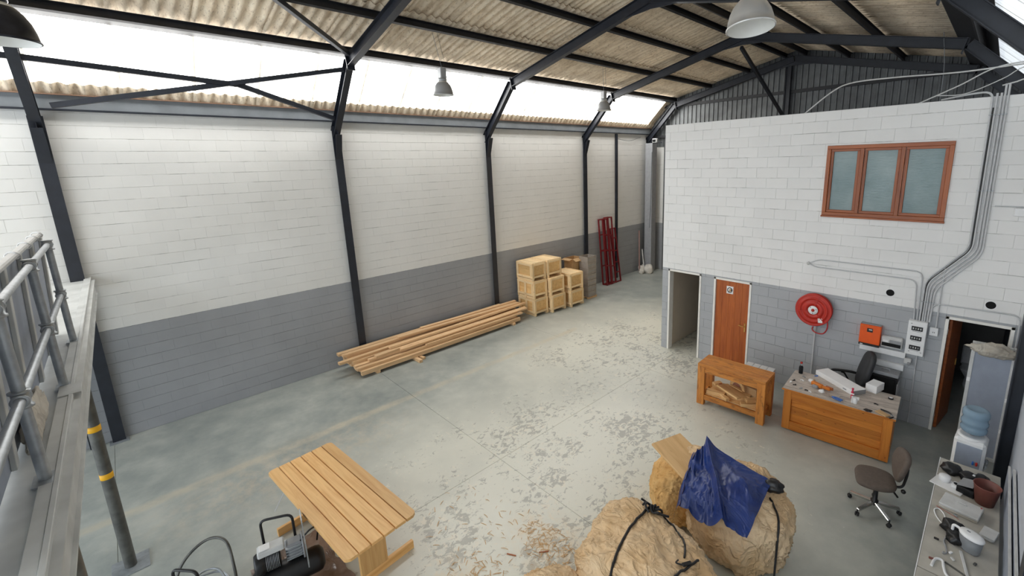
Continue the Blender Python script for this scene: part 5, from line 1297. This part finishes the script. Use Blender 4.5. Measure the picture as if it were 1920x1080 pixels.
bC = bundle('wrapped_bundle', 'low beige bundle cut off by the bottom edge of the photo', M_['canvas'], (8.12, 2.42, .28), (.40, .40, .34), 4.1)
bD = bundle('wrapped_bundle', 'ochre bundle under the flat board at the back left', M_['canvas2'], (8.24, 4.72, .36), (.40, .42, .44), 6.3)
def bvh(objs):
    vs, fs = [], []
    for o in objs:
        n0 = len(vs); m = wm(o); vs += [m @ v.co for v in o.data.vertices]; fs += [[i + n0 for i in p.vertices] for p in o.data.polygons]
    return BVHTree.FromPolygons(vs, fs)
brd = thing('flat_board', 'pale flat board lying tilted on the ochre bundle', 'board', (8.24, 4.74, .845), math.radians(-32), rot=(math.radians(3), math.radians(5), math.radians(-22)))
MB().box(-.34, .34, -.24, .24, 0, .035, .006).build('sheet', M_['ply'], brd)
crumple('loose_cover', M_['canvas'], 8.36, 4.94, .85, .16, .12, .06, 3.3, brd, n=3, amp=.4)
tree = bvh([bA, bB, bC, bD] + list(brd.children))
def top(x, y):
    h = tree.ray_cast(Vector((x, y, 3)), Vector((0, 0, -1))); return h[0].z if h[0] is not None else 0.0
# tarpaulin: a taut right hand piece and a slack left flap, joined at a raised seam, draped over what lies below
NU = 40
S0, R0, S1, R1 = Vector((8.47, 4.97, 1.04)), Vector((9.34, 4.84, 1.0)), Vector((9.12, 4.05, .82)), Vector((9.38, 4.06, .80))
L0, L1 = Vector((8.40, 4.78, .96)), Vector((8.56, 4.13, .66))
def top2(x, y): return max(top(x + a, y + b) for a in (-.05, 0, .05) for b in (-.05, 0, .05))
def patch(a, b, c, d, fold):
    G = []
    for i in range(NU + 1):
        row = []
        for j in range(NU + 1):
            u, v = i / NU, j / NU; q = a.lerp(b, u).lerp(c.lerp(d, u), v); q.z = max(q.z, top2(q.x, q.y) + .012); row.append(q)
        G.append(row)
    for it in range(10):
        Z = [[G[i][j].z for j in range(NU + 1)] for i in range(NU + 1)]
        for i in range(NU + 1):
            for j in range(1, NU):
                l, r = max(i - 1, 0), min(i + 1, NU); m_ = .25 * (Z[l][j] + Z[r][j] + Z[i][j - 1] + Z[i][j + 1]); G[i][j].z = max(top2(G[i][j].x, G[i][j].y) + .012, .5 * Z[i][j] + .5 * m_) if it > 6 else .3 * Z[i][j] + .7 * m_
    mb = MB()
    for i in range(NU + 1):
        for j in range(NU + 1): q = G[i][j].copy(); q.z = max(q.z + fold(i / NU, j / NU), top2(q.x, q.y) + .012); mb.v.append(q)
    for i in range(NU):
        for j in range(NU): a_ = i * (NU + 1) + j; mb.f.append([a_, a_ + NU + 1, a_ + NU + 2, a_ + 1]); mb.sm.append(True)
    return mb, G
rid = lambda x, y, s: (1 - abs(noise.noise(Vector((x, y, s))))) ** 6
tar = thing('tarpaulin', 'dark blue tarpaulin thrown over the beige bundles', 'tarpaulin', (8.9, 4.5, 0))
mbR, GR = patch(S0, R0, S1, R1, lambda u, v: .07 * math.exp(-(u / .10) ** 2) + .020 * rid(u * 2.2 + v, v * 1.6 - u, 2) + .006 * noise.noise(Vector((u * 9, v * 9, 3))))
mbR.build('sheet', M_['tarp'], tar, True)
mbL, GL = patch(S0, L0, S1, L1, lambda u, v: .07 * math.exp(-(u / .14) ** 2) - .10 * math.sin(PI * min(1, u * 1.3)) * (.3 + .7 * v) * (u < .78) + .035 * rid(u * 2.6 + 3, v * 2.2, 5) + .012 * math.sin(v * 20 + u * 5) * u)
mbL.build('flap', M_['tarp'], tar, True)
MB().tube([GR[0][j] + Vector((0, 0, .074)) for j in range(NU + 1)], .009, 6).build('seam', M_['tarp'], tar, True)
edge = [GL[NU][j] + Vector((0, 0, .02 + .012 * math.sin(j / NU * 20 + 5))) for j in range(NU + 1)]
vs = []; K = 8                                             # the hem hangs down from the flap edge
for q in edge:
    for k in range(K + 1): f = k / K; vs.append(q + Vector((-.05 * f, -.05 * f, -.20 * f * f)))
MB().add(vs, [(j * (K + 1) + k, j * (K + 1) + k + 1, (j + 1) * (K + 1) + k + 1, (j + 1) * (K + 1) + k) for j in range(NU) for k in range(K)], True).build('hem', M_['tarp'], tar, True)
def strap(pts2, w, lb, name='strap', lift=.012, mat='black'):
    P = [Vector((x, y, top(x, y) + lift)) for (x, y) in pts2]; return tag(MB().tube(P, w, 6).build(name, M_[mat]), lb, 'strap', 'black tie straps')
def line(a, b, n=34, bow=0.0):
    out = []
    for i in range(n + 1):
        t_ = i / n; out.append((a[0] + (b[0] - a[0]) * t_ + bow * math.sin(PI * t_), a[1] + (b[1] - a[1]) * t_ + bow * .5 * math.sin(PI * t_)))
    return out
strap(line((8.42, 3.80), (8.60, 2.72), 34, -.06), .014, 'long black strap running over the left of the front bundle')
strap(line((8.48, 3.80), (9.02, 3.42), 24, .10), .011, 'short black strap curving from the knot to the right of the front bundle')
strap(line((9.12, 3.52), (8.98, 2.74), 26, .02), .013, 'second black strap down the right of the front bundle')
kn = thing('strap_knot', 'tangled knot of black straps on top of the front bundle', 'knot', (8.47, 3.72, top(8.47, 3.72)))
for k in range(7):
    a = k * .9; pts = [(.16 * math.cos(a + .5 * s) * s / 4 * (1 if k % 2 else .7), .10 * math.sin(a + .6 * s) * s / 4, .02 + .05 * math.sin(s * .8 + k) ** 2) for s in range(5)]
    P = [Vector((p[0] + 8.47, p[1] + 3.72, max(top(8.47 + p[0], 3.72 + p[1]), .3) + p[2])) for p in pts]; MB().tube(spline(P, 4), .013, 6).build('loose_end', M_['black'], kn, True)
bk = thing('buckle', 'black buckle of the right strap on the front bundle', 'buckle', (9.08, 3.36, top(9.08, 3.36) + .02), math.radians(60)); MB().cbox(0, 0, .008, .10, .04, .02, .006).build('plate', M_['black'], bk); MB().tube(spline([(-.05, 0, .01), (-.1, .03, .02), (-.06, .06, .01)], 5), .008, 6).build('lever', M_['black'], bk)
crn = thing('black_cover', 'crumpled black cover poking out at the right end of the blue tarpaulin', 'cover', (9.38, 4.82, top(9.30, 4.82))); crumple('lump', M_['black'], 9.36, 4.84, top(9.30, 4.80) + .02, .12, .09, .08, 5.1, crn, n=3, amp=.4)
strap(line((9.36, 4.74), (9.58, 4.34), 20, .05), .012, 'black strap hanging down the right side of the big round bundle')
# ------------------------------------------------------------------ wood shavings on the floor
sv = MB()
for (cx, cy, rx, ry, n) in ((7.28, 3.12, .42, .26, 190), (7.02, 2.25, .40, .30, 120), (6.6, 2.7, 1.0, .7, 70)):
    for k in range(n):
        a = rnd.uniform(0, 2 * PI); q = rnd.random() ** .6; x = cx + rx * q * math.cos(a); y = cy + ry * q * math.sin(a); L = rnd.uniform(.015, .05); b = rnd.uniform(0, PI); h = rnd.uniform(.001, .012)
        dx, dy = math.cos(b) * L, math.sin(b) * L; w = .004
        sv.add([(x - dx, y - dy, .001), (x, y, .003 + h), (x + dx, y + dy, .001), (x - dx - dy * .15, y - dy + dx * .15, .001), (x - dy * .2, y + dx * .2, .003 + h), (x + dx - dy * .15, y + dy + dx * .15, .001)], [(0, 1, 4, 3), (1, 2, 5, 4)])
tag(sv.build('wood_shavings', M_['ply']), 'scattered pale wood shavings on the floor before the bundles', 'shavings', kind='stuff')
for k, (x, y, a, lb) in enumerate(((7.36, 3.02, .9, 'dark stick lying among the wood shavings'), (7.10, 2.72, .5, 'second dark splinter left of the wood shavings'))):
    o = MB().bar((-.06, 0, .005), (.06, 0, .006), .012, .010).build('splinter', M_['winwood']); o.location = (x, y, 0); o.rotation_euler = (0, 0, a); tag(o, lb, 'splinter')
